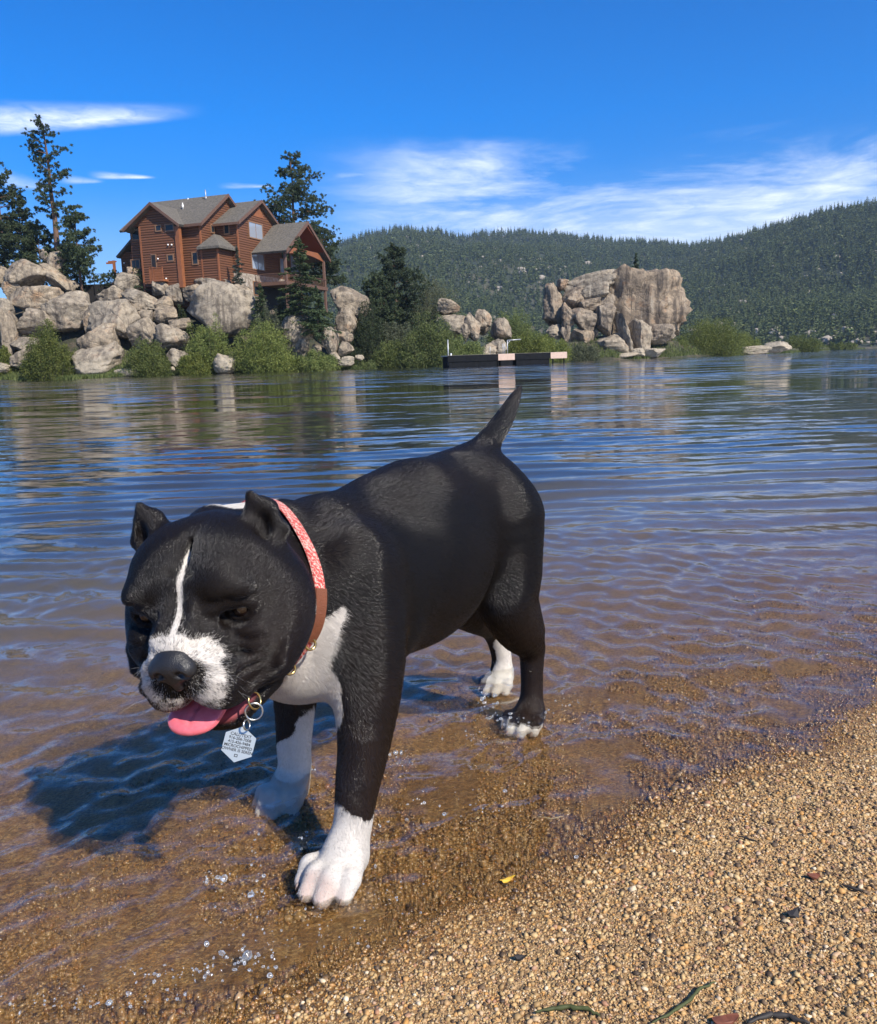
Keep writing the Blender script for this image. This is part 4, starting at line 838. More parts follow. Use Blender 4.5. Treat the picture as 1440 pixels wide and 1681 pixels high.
for x_ in np.linspace(.3, XP+.1, 24): mb.box(x_-.02, x_+.02, pl_[1]+.34, pl_[1]+.38, zd, zd+1.0)
mb.box(XP+.06, XP+.18, pl_[1]+.3, yr-.3, zd+1.0, zd+1.08); mb.box(.2, XP+.055, pl_[1]+.30, pl_[1]+.42, zd+1.0, zd+1.08); mb.build('railing', TRIMD, house)
MB().box(-.02, .10, 2*h2+.2, yr-.7, zd, zl_).build('wall', LOG, house)
win_on('B', .10, 459, 425, 466, 447, GLASSP, 1); win_on('B', .10, 476, 420, 492, 447, GLASSP, 2)
# patio rail, arbour post and neighbour's roof at the left
ar = empty('timber_arbour', tuple(D(190, 462, 121)), label='reddish timber arbour post with cross beam left of the house', cat='arbour'); s_ = 121/F
mb = MB(); mb.box(-.16, .16, -.15, .15, -2.5, 32*s_); mb.build('post', TRIM, ar); mb = MB(); mb.box(-12*s_, 2.2*s_, -.10, .10, 27*s_, 29.5*s_); mb.box(-10*s_, 3*s_, .18, .36, 30.0*s_, 32*s_); mb.build('beam', TRIM, ar)
fe = empty('patio_railing', tuple(D(180, 462, 119)), label='thin dark metal railing between the arbour and the house', cat='railing')
mb = MB(); mb.box(-2.2, 2.2, -.03, .03, 1.02, 1.07); mb.box(-2.2, 2.2, -.02, .02, .1, .14); mb.build('rail', DARKM, fe)
for x_ in (-2.1, -.7, .75, 2.1): MB().box(x_-.04, x_+.04, -.04, .04, -1.5, 1.2).build('post', DARKM, fe)
mb = MB()
for x_ in np.linspace(-2, 2, 25): mb.box(x_-.01, x_+.01, -.012, .012, .12, 1.03)
mb.build('balusters', DARKM, fe)
wt = MB().box(-7, 3.2, -.3, .3, -2.5, .0).build('retaining_wall', DARKM); wt.location = D(185, 466, 119.5); tag(wt, 'dark low retaining wall under the thin metal railing', 'wall')
cb = empty('cabin', tuple(D(-6, 455, 128)), .3, label='small red roofed cabin cut off by the left picture edge behind the boulders', cat='cabin'); s_ = 128/F
MB().box(-3, .9, 0, 5, -1, 14*s_).build('wall', simple('cabin_wall', (.10, .14, .18), .7), cb)
MB().prism([(-4, -.8, 12*s_), (1.6, -.8, 12*s_), (-1.2, -.8, 31*s_)], (0, 6.6, 0)).build('roof', simple('red_brown_roof', (.16, .060, .045), .8), cb)
# ------------------------------------------------------------------ gravel grains, twigs, splashes
def fastmesh(name, v, f, mat, smooth=True):
    me = bpy.data.meshes.new(name); nf, k = f.shape
    me.vertices.add(len(v)); me.vertices.foreach_set('co', v.astype(np.float32).ravel()); me.loops.add(nf*k); me.loops.foreach_set('vertex_index', f.astype(np.int32).ravel())
    me.polygons.add(nf); me.polygons.foreach_set('loop_start', np.arange(0, nf*k, k, dtype=np.int32)); me.update(calc_edges=True)
    if smooth: me.shade_smooth()
    me.materials.append(mat); return link(bpy.data.objects.new(name, me))
bm_ = bmesh.new(); bmesh.ops.create_icosphere(bm_, subdivisions=1, radius=1.); I1 = np.array([v.co[:] for v in bm_.verts]); I1F = np.array([[v.index for v in f.verts] for f in bm_.faces]); bm_.free()
def scatter(N, test, rad, rg, flat=.75, sink=.25):
    xs = []; 
    while sum(len(q) for q in xs) < N:
        y = .30+1.9*rg.rand(N*2)**1.15; x = rg.uniform(-1.05, 1.15, N*2)*(y+.15); inview = (np.abs(x-.03) < .64*(y+.12)) & (y > .45); kk = inview | (rg.rand(N*2) < .55*np.clip((1.15*(y+.15)-np.abs(x))*2.5, 0, 1)*np.clip((2.25-y)*2, 0, 1)); x = x[kk]; y = y[kk]; s = shore_s(x, y); k = test(x, y, s, rg); xs.append(np.stack([x[k], y[k]], 1))
    P = np.vstack(xs)[:N]; x, y = P[:, 0], P[:, 1]; r = rad(N, rg)*(.70+.40*(.5+.5*vnoise(np.stack([x*5, y*5, x*0], -1), 83))); z = ground_z(x, y)+r*sink
    nv = len(I1); V = np.empty((N, nv, 3)); shp = [I1*(1+.22*rg.normal(size=(nv, 1)))*1.0 for _ in range(12)]; pk = rg.randint(0, 12, N)
    for q in range(12): V[pk == q] = shp[q]
    ax = rg.uniform(.65, 1.25, (N, 3)); ax[:, 2] *= flat; V *= (ax*r[:, None])[:, None]
    a = rg.rand(N)*6.283; ca, sa = np.cos(a)[:, None], np.sin(a)[:, None]; X = V[..., 0]*ca-V[..., 1]*sa; Y = V[..., 0]*sa+V[..., 1]*ca
    tl = rg.normal(0, .35, N)[:, None]; Z = V[..., 2]*np.cos(tl)+X*np.sin(tl); X = X*np.cos(tl)-V[..., 2]*np.sin(tl)
    V = np.stack([X+x[:, None], Y+y[:, None], Z+z[:, None]], -1).reshape(-1, 3); Fc = (I1F[None]+np.arange(N)[:, None, None]*nv).reshape(-1, 3)
    return V, Fc
rg = np.random.RandomState(12)
V1, F1 = scatter(175000, lambda x, y, s, g: (s < .03) & (g.rand(len(x)) < np.clip(1.25-.0*y, .2, 1)), lambda N, g: np.clip(.00112*np.exp(.50*g.normal(size=N))*(1+1.2*(g.rand(N) < .012)), .0006, .0042), rg)
V2, F2 = scatter(38000, lambda x, y, s, g: (s > .0) & (s < .62) & (g.rand(len(x)) < np.exp(-s*3.0)) & (vnoise(np.stack([x*9, y*9, x*0], -1), 81) > -.45+1.0*np.clip(s-.12, 0, 1)), lambda N, g: np.clip(.0017*np.exp(.45*g.normal(size=N)), .001, .0065), rg, sink=.35)
m, n = material('gravel'); r = n('NewGeometry').outputs['Random Per Island']; pos = n('NewGeometry').outputs['Position']; z = n('SeparateXYZ', {0: pos}).outputs[2]
c = n.ramp(r, [(0, (.045, .030, .022)), (.12, (.13, .085, .055)), (.27, (.31, .205, .100)), (.44, (.46, .325, .165)), (.57, (.56, .42, .24)), (.68, (.50, .265, .080)), (.77, (.40, .28, .17)), (.87, (.60, .48, .34)), (.94, (.33, .16, .10)), (1, (.74, .66, .54))])
c = n.mix(1., c, (1.06, 1.0, .84), 'MULTIPLY')
c = n.mix(n.maprange(n.noise(pos, 700, 3, .6), .4, .7, 0, .35), c, (.20, .14, .09))
wet = n.maprange(n.math('ADD', z, n.math('MULTIPLY', n.noise(pos, 14, 3), .008)), .010, .005, 0, 1)
c = n.mix(wet, c, n.mix(1., c, (.60, .49, .34), 'MULTIPLY'))
silt_absorb = n.maprange(n.math('ADD', z, n.math('MULTIPLY', n.noise(pos, 7, 5, .65), .08)), .03, -.16, 0, .8); c = n.mix(silt_absorb, c, (.07, .05, .028))  # submerged grains turn silty and darker with depth, water's absorption painted in
finish(n, n('BsdfPrincipled', {'Base Color': c, 'Roughness': n.maprange(wet, 0, 1, .62, .16), 'Specular IOR Level': n.maprange(wet, 0, 1, .4, .7)}))
o = fastmesh('gravel', np.vstack([V1, V2]), np.vstack([F1, F2+len(V1)]), m); tag(o, 'coarse tan and orange gravel grains covering the beach and shallow bed', 'gravel', kind='stuff')
def onground(px, py, up=.002):
    z = 0.
    for _ in range(6): p = G(px, py, z); z = float(ground_z(np.array(p[0]), np.array(p[1])))+up
    return G(px, py, z)
weed = simple('green_weed', (.055, .065, .018), .7, var=.3, vscale=60); leafy = simple('yellow_leaf', (.62, .38, .04), .5); rusty = simple('rust_leaf', (.17, .055, .028), .6, var=.3, vscale=80); darks = simple('dark_debris', (.030, .026, .024), .7)
def strand(name, pxs, r, mat, label, cat, group=None):
    mb = MB(); pts = [onground(*q, up=.003+r*.5) for q in pxs]; P = []
    for i in range(len(pts)-1):
        for t in np.linspace(0, 1, 5)[:-1]: P.append(pts[i]*(1-t)+pts[i+1]*t+np.random.RandomState(i*7+int(t*10)).normal(0, r*.5, 3)*[1, 1, .3])
    P.append(pts[-1]); k = len(P); mb.tube(P, [r*(.35+.9*math.sin(math.pi*(i+.6)/(k+.4)))*(1+.25*math.sin(i*2.3)) for i in range(k)], 7); o = mb.build(name, mat, smooth=True); tag(o, label, cat, group); return o
def flake(name, px, py, a, b, rot, mat, label, cat, seed=0):
    rg = np.random.RandomState(seed); c = onground(px, py, .004); K = 14; top = []; 
    for k in range(K):
        t = 2*math.pi*k/K; x = a*math.cos(t)*(1+.12*rg.normal()); y = b*math.sin(t)*(1+.15*rg.normal()); cr, sr = math.cos(rot), math.sin(rot); top.append(c+np.array([x*cr-y*sr, x*sr+y*cr, .0015*math.cos(2*t)+.002*rg.rand()]))
    mb = MB(); mb.prism([p-[0, 0, .0006] for p in top], (0, 0, .0009)); o = mb.build(name, mat); tag(o, label, cat); return o
flake('leaf', 833, 1444, .0095, .0027, .55, leafy, 'narrow yellow leaf lying on the wet gravel at the water edge', 'leaf', 1)
flake('leaf', 1190, 1674, .013, .006, .3, rusty, 'rust brown curled leaf at the bottom edge of the beach', 'leaf', 2)
flake('stone_chip', 1303, 1500, .0075, .0055, .4, darks, 'black flat chip on the dry gravel right of centre', 'stone', 3)
flake('leaf', 1335, 1438, .007, .004, .1, rusty, 'small reddish brown leaf scrap on the right side of the beach', 'leaf', 4)
flake('stone_chip', 855, 1572, .0060, .0032, .0, darks, 'small dark chip on the gravel below the yellow leaf', 'stone', 6)
strand('weed_strand', [(876, 1662), (905, 1655), (935, 1652), (965, 1656), (985, 1668)], .0017, weed, 'short thick clump of green weed near the bottom edge', 'weed')
strand('weed_strand', [(1068, 1680), (1098, 1664), (1128, 1644), (1150, 1622), (1175, 1612)], .0013, weed, 'long thin green weed stem running up from the bottom edge', 'weed')
strand('weed_strand', [(1225, 1680), (1262, 1664), (1295, 1668), (1330, 1680)], .0020, darks, 'dark tangled weed in the bottom right corner', 'weed')
strand('twig', [(1210, 1372), (1226, 1376), (1244, 1382)], .0009, darks, 'tiny dark twig on the gravel near the waterline', 'twig')
strand('twig', [(1382, 1452), (1400, 1458), (1416, 1462)], .0013, darks, 'short dark twig at the right edge of the beach', 'twig')
strand('twig', [(880, 1340), (905, 1344), (925, 1340)], .0008, simple('dry_straw', (.50, .38, .20), .7), 'pale straw stem in the shallow water beside the gravel', 'twig')

# droplets and small bubbles thrown up round the paws
m, n = material('clear_droplets'); fr = n('LayerWeight', {'Blend': .35}).outputs['Fresnel']
foam_sparkle = n('MixShader', {0: .45, 1: n('BsdfGlossy', {'Color': (1, 1, 1, 1), 'Roughness': .10}), 2: n('BsdfDiffuse', {0: (.85, .86, .88, 1)})})  # foamy white diffuse also paints sunlit sparkle into the droplets
finish(n, n('MixShader', {0: n.math('ADD', n.math('MULTIPLY', fr, .9), .10, clamp=True), 1: n('BsdfTransparent', {0: (.97, .98, .98, 1)}), 2: foam_sparkle})); MDROP = m
bm_ = bmesh.new(); bmesh.ops.create_icosphere(bm_, subdivisions=2, radius=1.); I2 = np.array([v.co[:] for v in bm_.verts]); I2F = np.array([[v.index for v in f.verts] for f in bm_.faces]); bm_.free()
def splash(label, clusters, seed):
    rg = np.random.RandomState(seed); V = []; Fc = []; b = 0
    for (px, py, sx, sy, N, r0, lift) in clusters:
        for k in range(N):
            qx, qy = px+rg.normal(0, sx), py+rg.normal(0, sy); p = G(qx, qy, .002); r = r0*.52*math.exp(.55*rg.normal()); h = abs(rg.normal(0, lift)); st = rg.uniform(.6, 1.6, 3)
            v = I2*(1+.15*rg.normal(size=(len(I2), 1)))*r*st+p+[0, 0, h+r*.2+.002]; V.append(v); Fc.append(I2F+b); b += len(v)
    o = fastmesh('water_splash', np.vstack(V), np.vstack(Fc), MDROP); tag(o, label, 'splash', kind='stuff')
splash('clear droplets and bubbles in front of the leading front paw', [(352, 1446, 14, 7, 26, .0012, .001), (415, 1478, 16, 12, 20, .0012, .002), (405, 1585, 26, 9, 46, .0017, .002), (335, 1605, 18, 6, 16, .0014, .001), (290, 1640, 12, 6, 8, .0015, .001), (527, 1520, 3, 22, 16, .0010, .002), (420, 1410, 8, 14, 9, .0013, .003), (500, 1385, 8, 8, 7, .0012, .002), (610, 1366, 8, 6, 8, .0014, .003), (600, 1430, 10, 5, 10, .0010, .001), (470, 1545, 70, 16, 46, .0011, .001), (130, 1648, 90, 8, 60, .0011, .001), (620, 1470, 60, 30, 40, .0010, .001), (260, 1602, 70, 7, 50, .0011, .001), (420, 1480, 60, 30, 40, .0010, .002)], 5)
splash('droplets kicked up round the near hind paw', [(800, 1165, 12, 9, 34, .0022, .012), (815, 1185, 16, 5, 26, .0017, .004), (842, 1196, 14, 3, 16, .0016, .002), (770, 1202, 30, 12, 34, .0011, .001), (905, 1160, 46, 16, 70, .0013, .001), (1000, 1150, 60, 8, 30, .0013, .001), (1110, 1100, 60, 4, 18, .0010, .001)], 6)
splash('droplets beside the front legs in the shallows', [(650, 1240, 5, 3, 9, .0020, .003), (668, 1250, 12, 8, 12, .0012, .001), (800, 1320, 16, 12, 14, .0012, .001), (710, 1310, 50, 20, 40, .0011, .001), (930, 1420, 60, 30, 20, .0008, .0005), (512, 1262, 3, 6, 6, .0012, .002)], 7)
# ------------------------------------------------------------------ the dog
class SDF:
    """smooth union of round cones and ellipsoids on a grid, polygonised by surface nets"""
    def __init__(s, lo, hi, h):
        s.lo = np.array(lo, float); s.h = h; s.n = np.ceil((np.array(hi)-s.lo)/h).astype(int)+1
        s.g = np.full(tuple(s.n), .2, np.float32)
    def _box(s, lo, hi, m=.045):
        a = np.clip(np.floor((np.array(lo)-m-s.lo)/s.h).astype(int), 0, s.n-1); b = np.clip(np.ceil((np.array(hi)+m-s.lo)/s.h).astype(int)+1, 1, s.n)
        ax = [s.lo[i]+s.h*np.arange(a[i], b[i]) for i in range(3)]
        sl = tuple(slice(a[i], b[i]) for i in range(3))
        return sl, np.stack(np.meshgrid(*ax, indexing='ij'), -1)
    def _mix(s, sl, d, k, mode):
        g = s.g[sl]
        if mode == 'add':
            h = np.clip(.5+.5*(d-g)/k, 0, 1); s.g[sl] = d*(1-h)+g*h-k*h*(1-h)
        else:                                                       # subtract
            d = -d; h = np.clip(.5-.5*(d-g)/k, 0, 1); s.g[sl] = d*(1-h)+g*h+k*h*(1-h)
    def cone(s, a, ra, b, rb, k=.02, mode='add'):
        a = np.array(a, float); b = np.array(b, float); R = max(ra, rb)
        sl, p = s._box(np.minimum(a, b)-R, np.maximum(a, b)+R)
        ab = b-a; L = np.dot(ab, ab)+1e-12
        t = np.clip(((p-a)@ab)/L, 0, 1)
        d = np.linalg.norm(p-a-t[..., None]*ab, axis=-1)-(ra+(rb-ra)*t)
        s._mix(sl, d.astype(np.float32), k, mode)
    def chain(s, pts, k=.02, sub=5):
        """one limb: a spline through the points with interpolated radii, blended into the rest as a single shape"""
        P = np.array([list(q)+[r] for q, r in pts]); E_ = np.vstack([2*P[0]-P[1], P, 2*P[-1]-P[-2]]); out = []
        for i in range(1, len(P)):
            p0, p1, p2, p3 = E_[i-1:i+3]
            for t in np.arange(sub)/sub:
                out.append(.5*((2*p1)+(-p0+p2)*t+(2*p0-5*p1+4*p2-p3)*t*t+(-p0+3*p1-3*p2+p3)*t**3))
        out.append(P[-1]); Q = np.array(out); R = max(Q[:, 3])
        sl, p = s._box(Q[:, :3].min(0)-R, Q[:, :3].max(0)+R); d = np.full(p.shape[:3], 9.)
        for u, v in zip(Q[:-1], Q[1:]):
            ab = v[:3]-u[:3]; t = np.clip(((p-u[:3])@ab)/(ab@ab+1e-12), 0, 1)
            d = np.minimum(d, np.linalg.norm(p-u[:3]-t[..., None]*ab, axis=-1)-(u[3]+(v[3]-u[3])*t))
        s._mix(sl, d.astype(np.float32), k, 'add')
    def ell(s, c, r, M=None, k=.02, mode='add'):
        """ellipsoid; columns of M are the axes"""
        c = np.array(c, float); r = np.array(r, float); M = np.eye(3) if M is None else np.array(M)
        R = max(r); ext = np.sqrt(((M*r)**2).sum(1))
        sl, p = s._box(c-ext, c+ext)
        q = (p-c)@M
        k0 = np.linalg.norm(q/r, axis=-1); k1 = np.linalg.norm(q/(r*r), axis=-1)+1e-9
        d = k0*(k0-1)/k1
        s._mix(sl, d.astype(np.float32), k, mode)
    def mesh(s):
        g = s.g; neg = g < 0; n = g.shape
        cnt = np.zeros(tuple(np.array(n)-1), np.int8)
        for i in (0, 1):
            for j in (0, 1):
                for k in (0, 1): cnt += neg[i:n[0]-1+i, j:n[1]-1+j, k:n[2]-1+k]
        act = (cnt > 0) & (cnt < 8); idx = np.argwhere(act); vid = np.full(act.shape, -1, np.int64); vid[act] = np.arange(len(idx))
        acc = np.zeros((len(idx), 3)); c = np.zeros(len(idx))
        for ax in range(3):
            o1, o2 = [q for q in range(3) if q != ax]
            for i in (0, 1):
                for j in (0, 1):
                    A = idx.copy(); A[:, o1] += i; A[:, o2] += j; B = A.copy(); B[:, ax] += 1
                    ga = g[A[:, 0], A[:, 1], A[:, 2]]; gb = g[B[:, 0], B[:, 1], B[:, 2]]; m = (ga < 0) != (gb < 0)
                    t = np.where(m, ga/np.where(m, ga-gb, 1), 0)
                    P = A.astype(float); P[:, ax] += t; acc[m] += P[m]; c[m] += 1
        v = acc/c[:, None]*s.h+s.lo
        fs = []
        for ax in range(3):
            o1, o2 = (ax+1) % 3, (ax+2) % 3
            sla = [slice(1, n[q]-1) for q in range(3)]; slb = list(sla); sla[ax] = slice(0, n[ax]-1); slb[ax] = slice(1, n[ax])
            na = neg[tuple(sla)]; nb = neg[tuple(slb)]
            for m, flip in ((na & ~nb, False), (~na & nb, True)):
                e = np.argwhere(m); off = [1, 1, 1]; off[ax] = 0; e = e+off
                def V(a, b):
                    q = e.copy(); q[:, o1] -= a; q[:, o2] -= b; return vid[q[:, 0], q[:, 1], q[:, 2]]
                f = np.stack([V(1, 1), V(0, 1), V(0, 0), V(1, 0)], -1)
                fs.append(f[:, ::-1] if flip else f)
        f = np.vstack(fs)
        # light Laplacian smoothing
        for it in range(2):
            sm = np.zeros_like(v); cn = np.zeros(len(v))
            for a in range(4):
                b = (a+1) % 4
                for kk in range(3): sm[:, kk] += np.bincount(f[:, a], v[f[:, b], kk], len(v))
                cn += np.bincount(f[:, a], minlength=len(v))
            v = v*.5+.5*sm/np.maximum(cn, 1)[:, None]
        return v, f
    def sample(s, p):
        q = (np.asarray(p)-s.lo)/s.h; i = np.clip(np.floor(q).astype(int), 0, s.n-2); f = q-i; r = 0
        for a in (0, 1):
            for b in (0, 1):
                for c in (0, 1):
                    w = (f[..., 0] if a else 1-f[..., 0])*(f[..., 1] if b else 1-f[..., 1])*(f[..., 2] if c else 1-f[..., 2])
                    r = r+w*s.g[i[..., 0]+a, i[..., 1]+b, i[..., 2]+c]
        return r

DC = np.array([-.04, 1.21, 0]); DU = np.array([-.57, -.82, 0]); DU /= np.linalg.norm(DU); DV = np.array([-DU[1], DU[0], 0]); DZ = np.array([0, 0, 1.])
def BP(a, b, c): return DC+a*DU+b*DV+c*DZ
BM = np.stack([DU, DV, DZ], 1)
# head frame: x = the dog's left, y = forward, z = up
def _rot(ax, t):
    return np.array(Matrix.Rotation(t, 3, ax))
hf = np.array([-.135, -.955, -.25]); hf /= np.linalg.norm(hf); hl = -np.cross(hf, DZ); hl /= np.linalg.norm(hl)                     # towards the dog's left
hu = np.cross(hl, hf); hu = hu if hu[2] > 0 else -hu
HM = np.stack([hl, hf, hu], 1)@_rot('Y', math.radians(-5))
HT = np.array([-.238, .868, .340])
HS = 1.01
def HP(x, y, z): return HT+HM@(np.array([x, y, z])*HS)
S = SDF((-.42, .66, -.065), (.22, 1.60, .56), .0027)
def C(a, ra, b, rb, k=.02, **kw): S.cone(BP(*a), ra, BP(*b), rb, k, **kw)
def E(c, r, k=.03, M=None, **kw): S.ell(BP(*c), r, BM if M is None else M, k, **kw)
# trunk
E((.02, 0, .308), (.180, .112, .122), .03)
E((.150, 0, .283), (.118, .114, .116), .03)
E((.02, 0, .275), (.15, .098, .104), .03)
C((.20, 0, .335), .066, (.04, 0, .350), .074, .03)
C((-.02, 0, .366), .074, (-.165, 0, .366), .074, .03)
E((-.145, 0, .340), (.120, .090, .096), .03)
E((-.180, 0, .325), (.086, .082, .100), .03)
E((.25, 0, .24), (.068, .088, .070), .04)
# neck
S.cone(BP(.20, 0, .315), .096, BP(.335, .0, .315), .075, .04)
S.cone(BP(.30, -.005, .322), .078, HT+np.array([.02, .03, -.01]), .062, .04)
S.cone(D(445, 897, 1.0), .056, D(352, 878, .955), .034, .025)
# front legs
for sgn, pts in ((1, [((.215, .070, .33), .058), ((.225, .088, .255), .052), ((.234, .098, .200), .042), ((.250, .104, .140), .0315), ((.272, .107, .085), .0250), ((.283, .108, .050), .0225), ((.298, .109, .026), .024)]),
                 (-1, [((.19, -.070, .32), .058), ((.165, -.090, .235), .052), ((.150, -.100, .175), .041), ((.152, -.106, .110), .030), ((.158, -.108, .048), .0245), ((.160, -.108, .012), .0235), ((.172, -.108, -.010), .024)])):
    S.chain([(BP(*p), r) for p, r in pts], .028)
E((.225, .078, .30), (.058, .034, .085), .03)
C((.262, .112, .150), .016, (.272, .114, .100), .012, .012)          # forearm muscle
# hind legs
S.chain([(BP(*p), r) for p, r in [((-.172, .046, .33), .072), ((-.165, .058, .25), .058), ((-.150, .066, .205), .045), ((-.176, .071, .155), .0365), ((-.218, .074, .106), .0228), ((-.220, .075, .064), .0185), ((-.216, .076, .020), .0185), ((-.206, .077, -.006), .021)]], .026)
C((-.198, .058, .235), .034, (-.200, .072, .15), .026, .03)
C((-.212, .073, .155), .014, (-.234, .075, .108), .0120, .014)          # heel tendon
S.chain([(BP(*p), r) for p, r in [((-.180, -.046, .33), .070), ((-.190, -.058, .24), .056), ((-.215, -.070, .175), .044), ((-.270, -.070, .126), .030), ((-.332, -.069, .082), .0205), ((-.360, -.068, .030), .0185), ((-.364, -.068, -.010), .020)]], .026)
# tail
S.chain([(BP(*p), r) for p, r in [((-.160, 0, .405), .036), ((-.200, 0, .434), .0245), ((-.242, -.002, .458), .0190), ((-.286, -.006, .483), .0155), ((-.322, -.008, .510), .0105), ((-.344, -.008, .531), .0040)]], .020)
# paws: four toes each, knuckles bent
def paw(c, yaw, size=1., z0=0.):
    f = math.cos(yaw)*DU+math.sin(yaw)*DV; l = np.cross(DZ, f); o = BP(*c)
    def Q(a, b, z): return o+(a*f+b*l+z*DZ)*size
    S.cone(Q(-.012, 0, .020), .020*size, Q(.010, 0, .014), .019*size, .02)
    for b, a1, r in ((-.0265, .018, .0095), (-.0095, .031, .0108), (.0095, .031, .0108), (.0265, .018, .0095)):
        S.cone(Q(.0, b*.8, .020), r*.95*size, Q(a1*.75, b, .020), r*1.02*size, .007)
        S.cone(Q(a1*.75, b, .020), r*1.0*size, Q(a1+.008, b*1.03, .008), r*.86*size, .006)
PW = [((.313, .109, -.010), .10), ((.180, -.108, -.040), .1), ((-.196, .077, -.026), .0), ((-.352, -.068, -.042), .05)]
paw(PW[0][0], .05, 1.12); paw(PW[1][0], .1, 1.08); paw(PW[2][0], 0., 1.0); paw(PW[3][0], .05, .95)
# head
def hc(a, ra, b, rb, k=.012, **kw): S.cone(HP(*a), ra*HS, HP(*b), rb*HS, k, **kw)
def he(c, r, k=.012, M=None, **kw): S.ell(HP(*c), np.array(r)*HS, HM if M is None else HM@M, k, **kw)
he((0, -.015, .030), (.074, .076, .056), .03)
for s_ in (-1, 1):
    he((s_*.032, .012, .044), (.038, .056, .038), .020)             # temple / forehead muscles
    he((s_*.058, -.004, -.016), (.040, .060, .060), .022)           # masseter
    he((s_*.057, .028, -.036), (.028, .040, .036), .02)
    he((s_*.040, .056, .040), (.025, .014, .013), .018)             # brow
    he((s_*.052, .052, -.006), (.022, .020, .016), .012)            # under the eye
    # folds running from the inner eye along the cheek
    hc((s_*.028, .076, .006), .004, (s_*.050, .064, -.022), .006, .004)
    hc((s_*.050, .064, -.022), .006, (s_*.080, .028, -.030), .006, .004)
    hc((s_*.034, .080, -.006), .004, (s_*.050, .070, -.034), .006, .004)
    hc((s_*.050, .070, -.034), .006, (s_*.076, .036, -.048), .006, .005)
    # ear: cropped, upright, folded shell
    tip = (s_*.050, -.036, .099) if s_ > 0 else (s_*.072, -.034, .099)
    bx = s_*.056 if s_ > 0 else s_*.063
    hc((bx, -.030, .058), .023, (bx+s_*.004, -.036, .080), .0145, .012)
    hc((bx+s_*.004, -.036, .080), .0145, tip, .0030, .006)
    hc((bx-s_*.010, -.018, .070), .008, tip, .0025, .006)
    hc((bx+s_*.022, -.030, .060), .008, tip, .0025, .006)
    he((bx+s_*.008, -.014, .074), (.0085, .012, .018), .006, mode='sub')
he((0, .050, .070), (.003, .04, .008), .016, mode='sub')             # furrow between the brows
# muzzle
hc((0, .050, .002), .040, (0, .088, -.004), .031, .018)
he((0, .094, -.008), (.030, .020, .022), .012)
for s_ in (-1, 1):
    he((s_*.021, .091, -.032), (.027, .026, .031), .008)
    he((s_*.030, .076, -.050), (.022, .034, .021), .010)
    hc((s_*.034, .080, -.058), .010, (s_*.062, .030, -.064), .013, .010)
he((0, .102, .013), (.022, .009, .006), .006)                        # wrinkle behind the nose
he((0, .121, -.042), (.0020, .014, .018), .005, mode='sub')          # philtrum
# mouth opening and lower jaw
he((.004, .080, -.081), (.034, .050, .0100), .006, mode='sub', M=_rot('X', .22))
hc((0, .010, -.080), .034, (.002, .052, -.096), .025, .014)
for s_ in (-1, 1):
    hc((s_*.020+.002, .062, -.098), .012, (s_*.046+.002, .028, -.082), .014, .010)
    for q_ in range(4):
        hc((s_*(.024+.007*q_)+.002, .064-.010*q_, -.087+.003*q_), .0038, (s_*(.026+.007*q_)+.002, .062-.010*q_, -.094+.003*q_), .004, .003)
hc((-.014, .070, -.099), .010, (.018, .070, -.099), .010, .008)
he((.002, .060, -.080), (.024, .040, .012), .004, mode='sub', M=_rot('X', .30))
DS = S
EYES = []
for s_ in (-1, 1):                                                   # find the face surface and cut the lid opening there
    ys = np.arange(.14, .02, -.0005); pp = np.array([HP(s_*.049, y, .016) for y in ys]); gg = S.sample(pp)
    y0 = ys[np.argmax(gg < 0)]; EYES.append((s_, y0))
    he((s_*.049, y0+.002, .016), (.0190, .0100, .0120), .010, mode='sub', M=_rot('Y', -s_*.25))
    he((s_*.049, y0-.0075, .016), (.0165, .0115, .0125), .003)
    he((s_*.050, y0+.004, .0165), (.0128, .0140, .0066), .0014, mode='sub', M=_rot('Y', -s_*.30))
def onface(x, z, off=0.):
    ys = np.arange(.15, -.02, -.0005); pp = HT+(np.stack([ys*0+x, ys, ys*0+z], -1)*HS)@HM.T
    return (x, ys[np.argmax(S.sample(pp) < 0)]+off, z)
FOLDS = [[(.020, .010), (.030, -.002), (.046, -.016), (.064, -.024)], [(.030, -.014), (.044, -.028), (.058, -.036), (.074, -.036)],
         [(.044, -.002), (.058, -.010), (.072, -.012)], [(.050, -.050), (.066, -.046), (.078, -.036), (.084, -.018)], [(.018, .026), (.012, .042), (.010, .060)], [(.030, .034), (.048, .036), (.064, .028)]]
for s_ in (-1, 1):
    for pl in FOLDS:
        q_ = [onface(s_*x, z, .0012) for x, z in pl]; q2_ = [onface(s_*x, z-.007, -.0022) for x, z in pl]
        for a_, b_ in zip(q_[:-1], q_[1:]): hc(a_, .0019, b_, .0019, .007, mode='sub')
        for a_, b_ in zip(q2_[:-1], q2_[1:]): hc(a_, .0032, b_, .0032, .009)
dv, df = S.mesh()
print('dog verts', len(dv))

# coat markings, in the dog's own space
def seg(p, a, b):
    a = np.array(a); b = np.array(b); t = np.clip(((p-a)@(b-a))/np.dot(b-a, b-a), 0, 1); return np.linalg.norm(p-a-t[:, None]*(b-a), axis=1), t
bl = (dv-DC)@BM; hlp = ((dv-HT)@HM)/HS
nz = fbm(dv*55, 3, 3)*.5; nz2 = fbm(dv*160, 2, 9)
def soft(d, w): return np.clip(.5-d/(2*w), 0, 1)
white = np.zeros(len(dv)); grey = np.zeros(len(dv)); pink = np.zeros(len(dv))
ishead = (hlp[:, 1] > -.04) & (bl[:, 0] > .29)
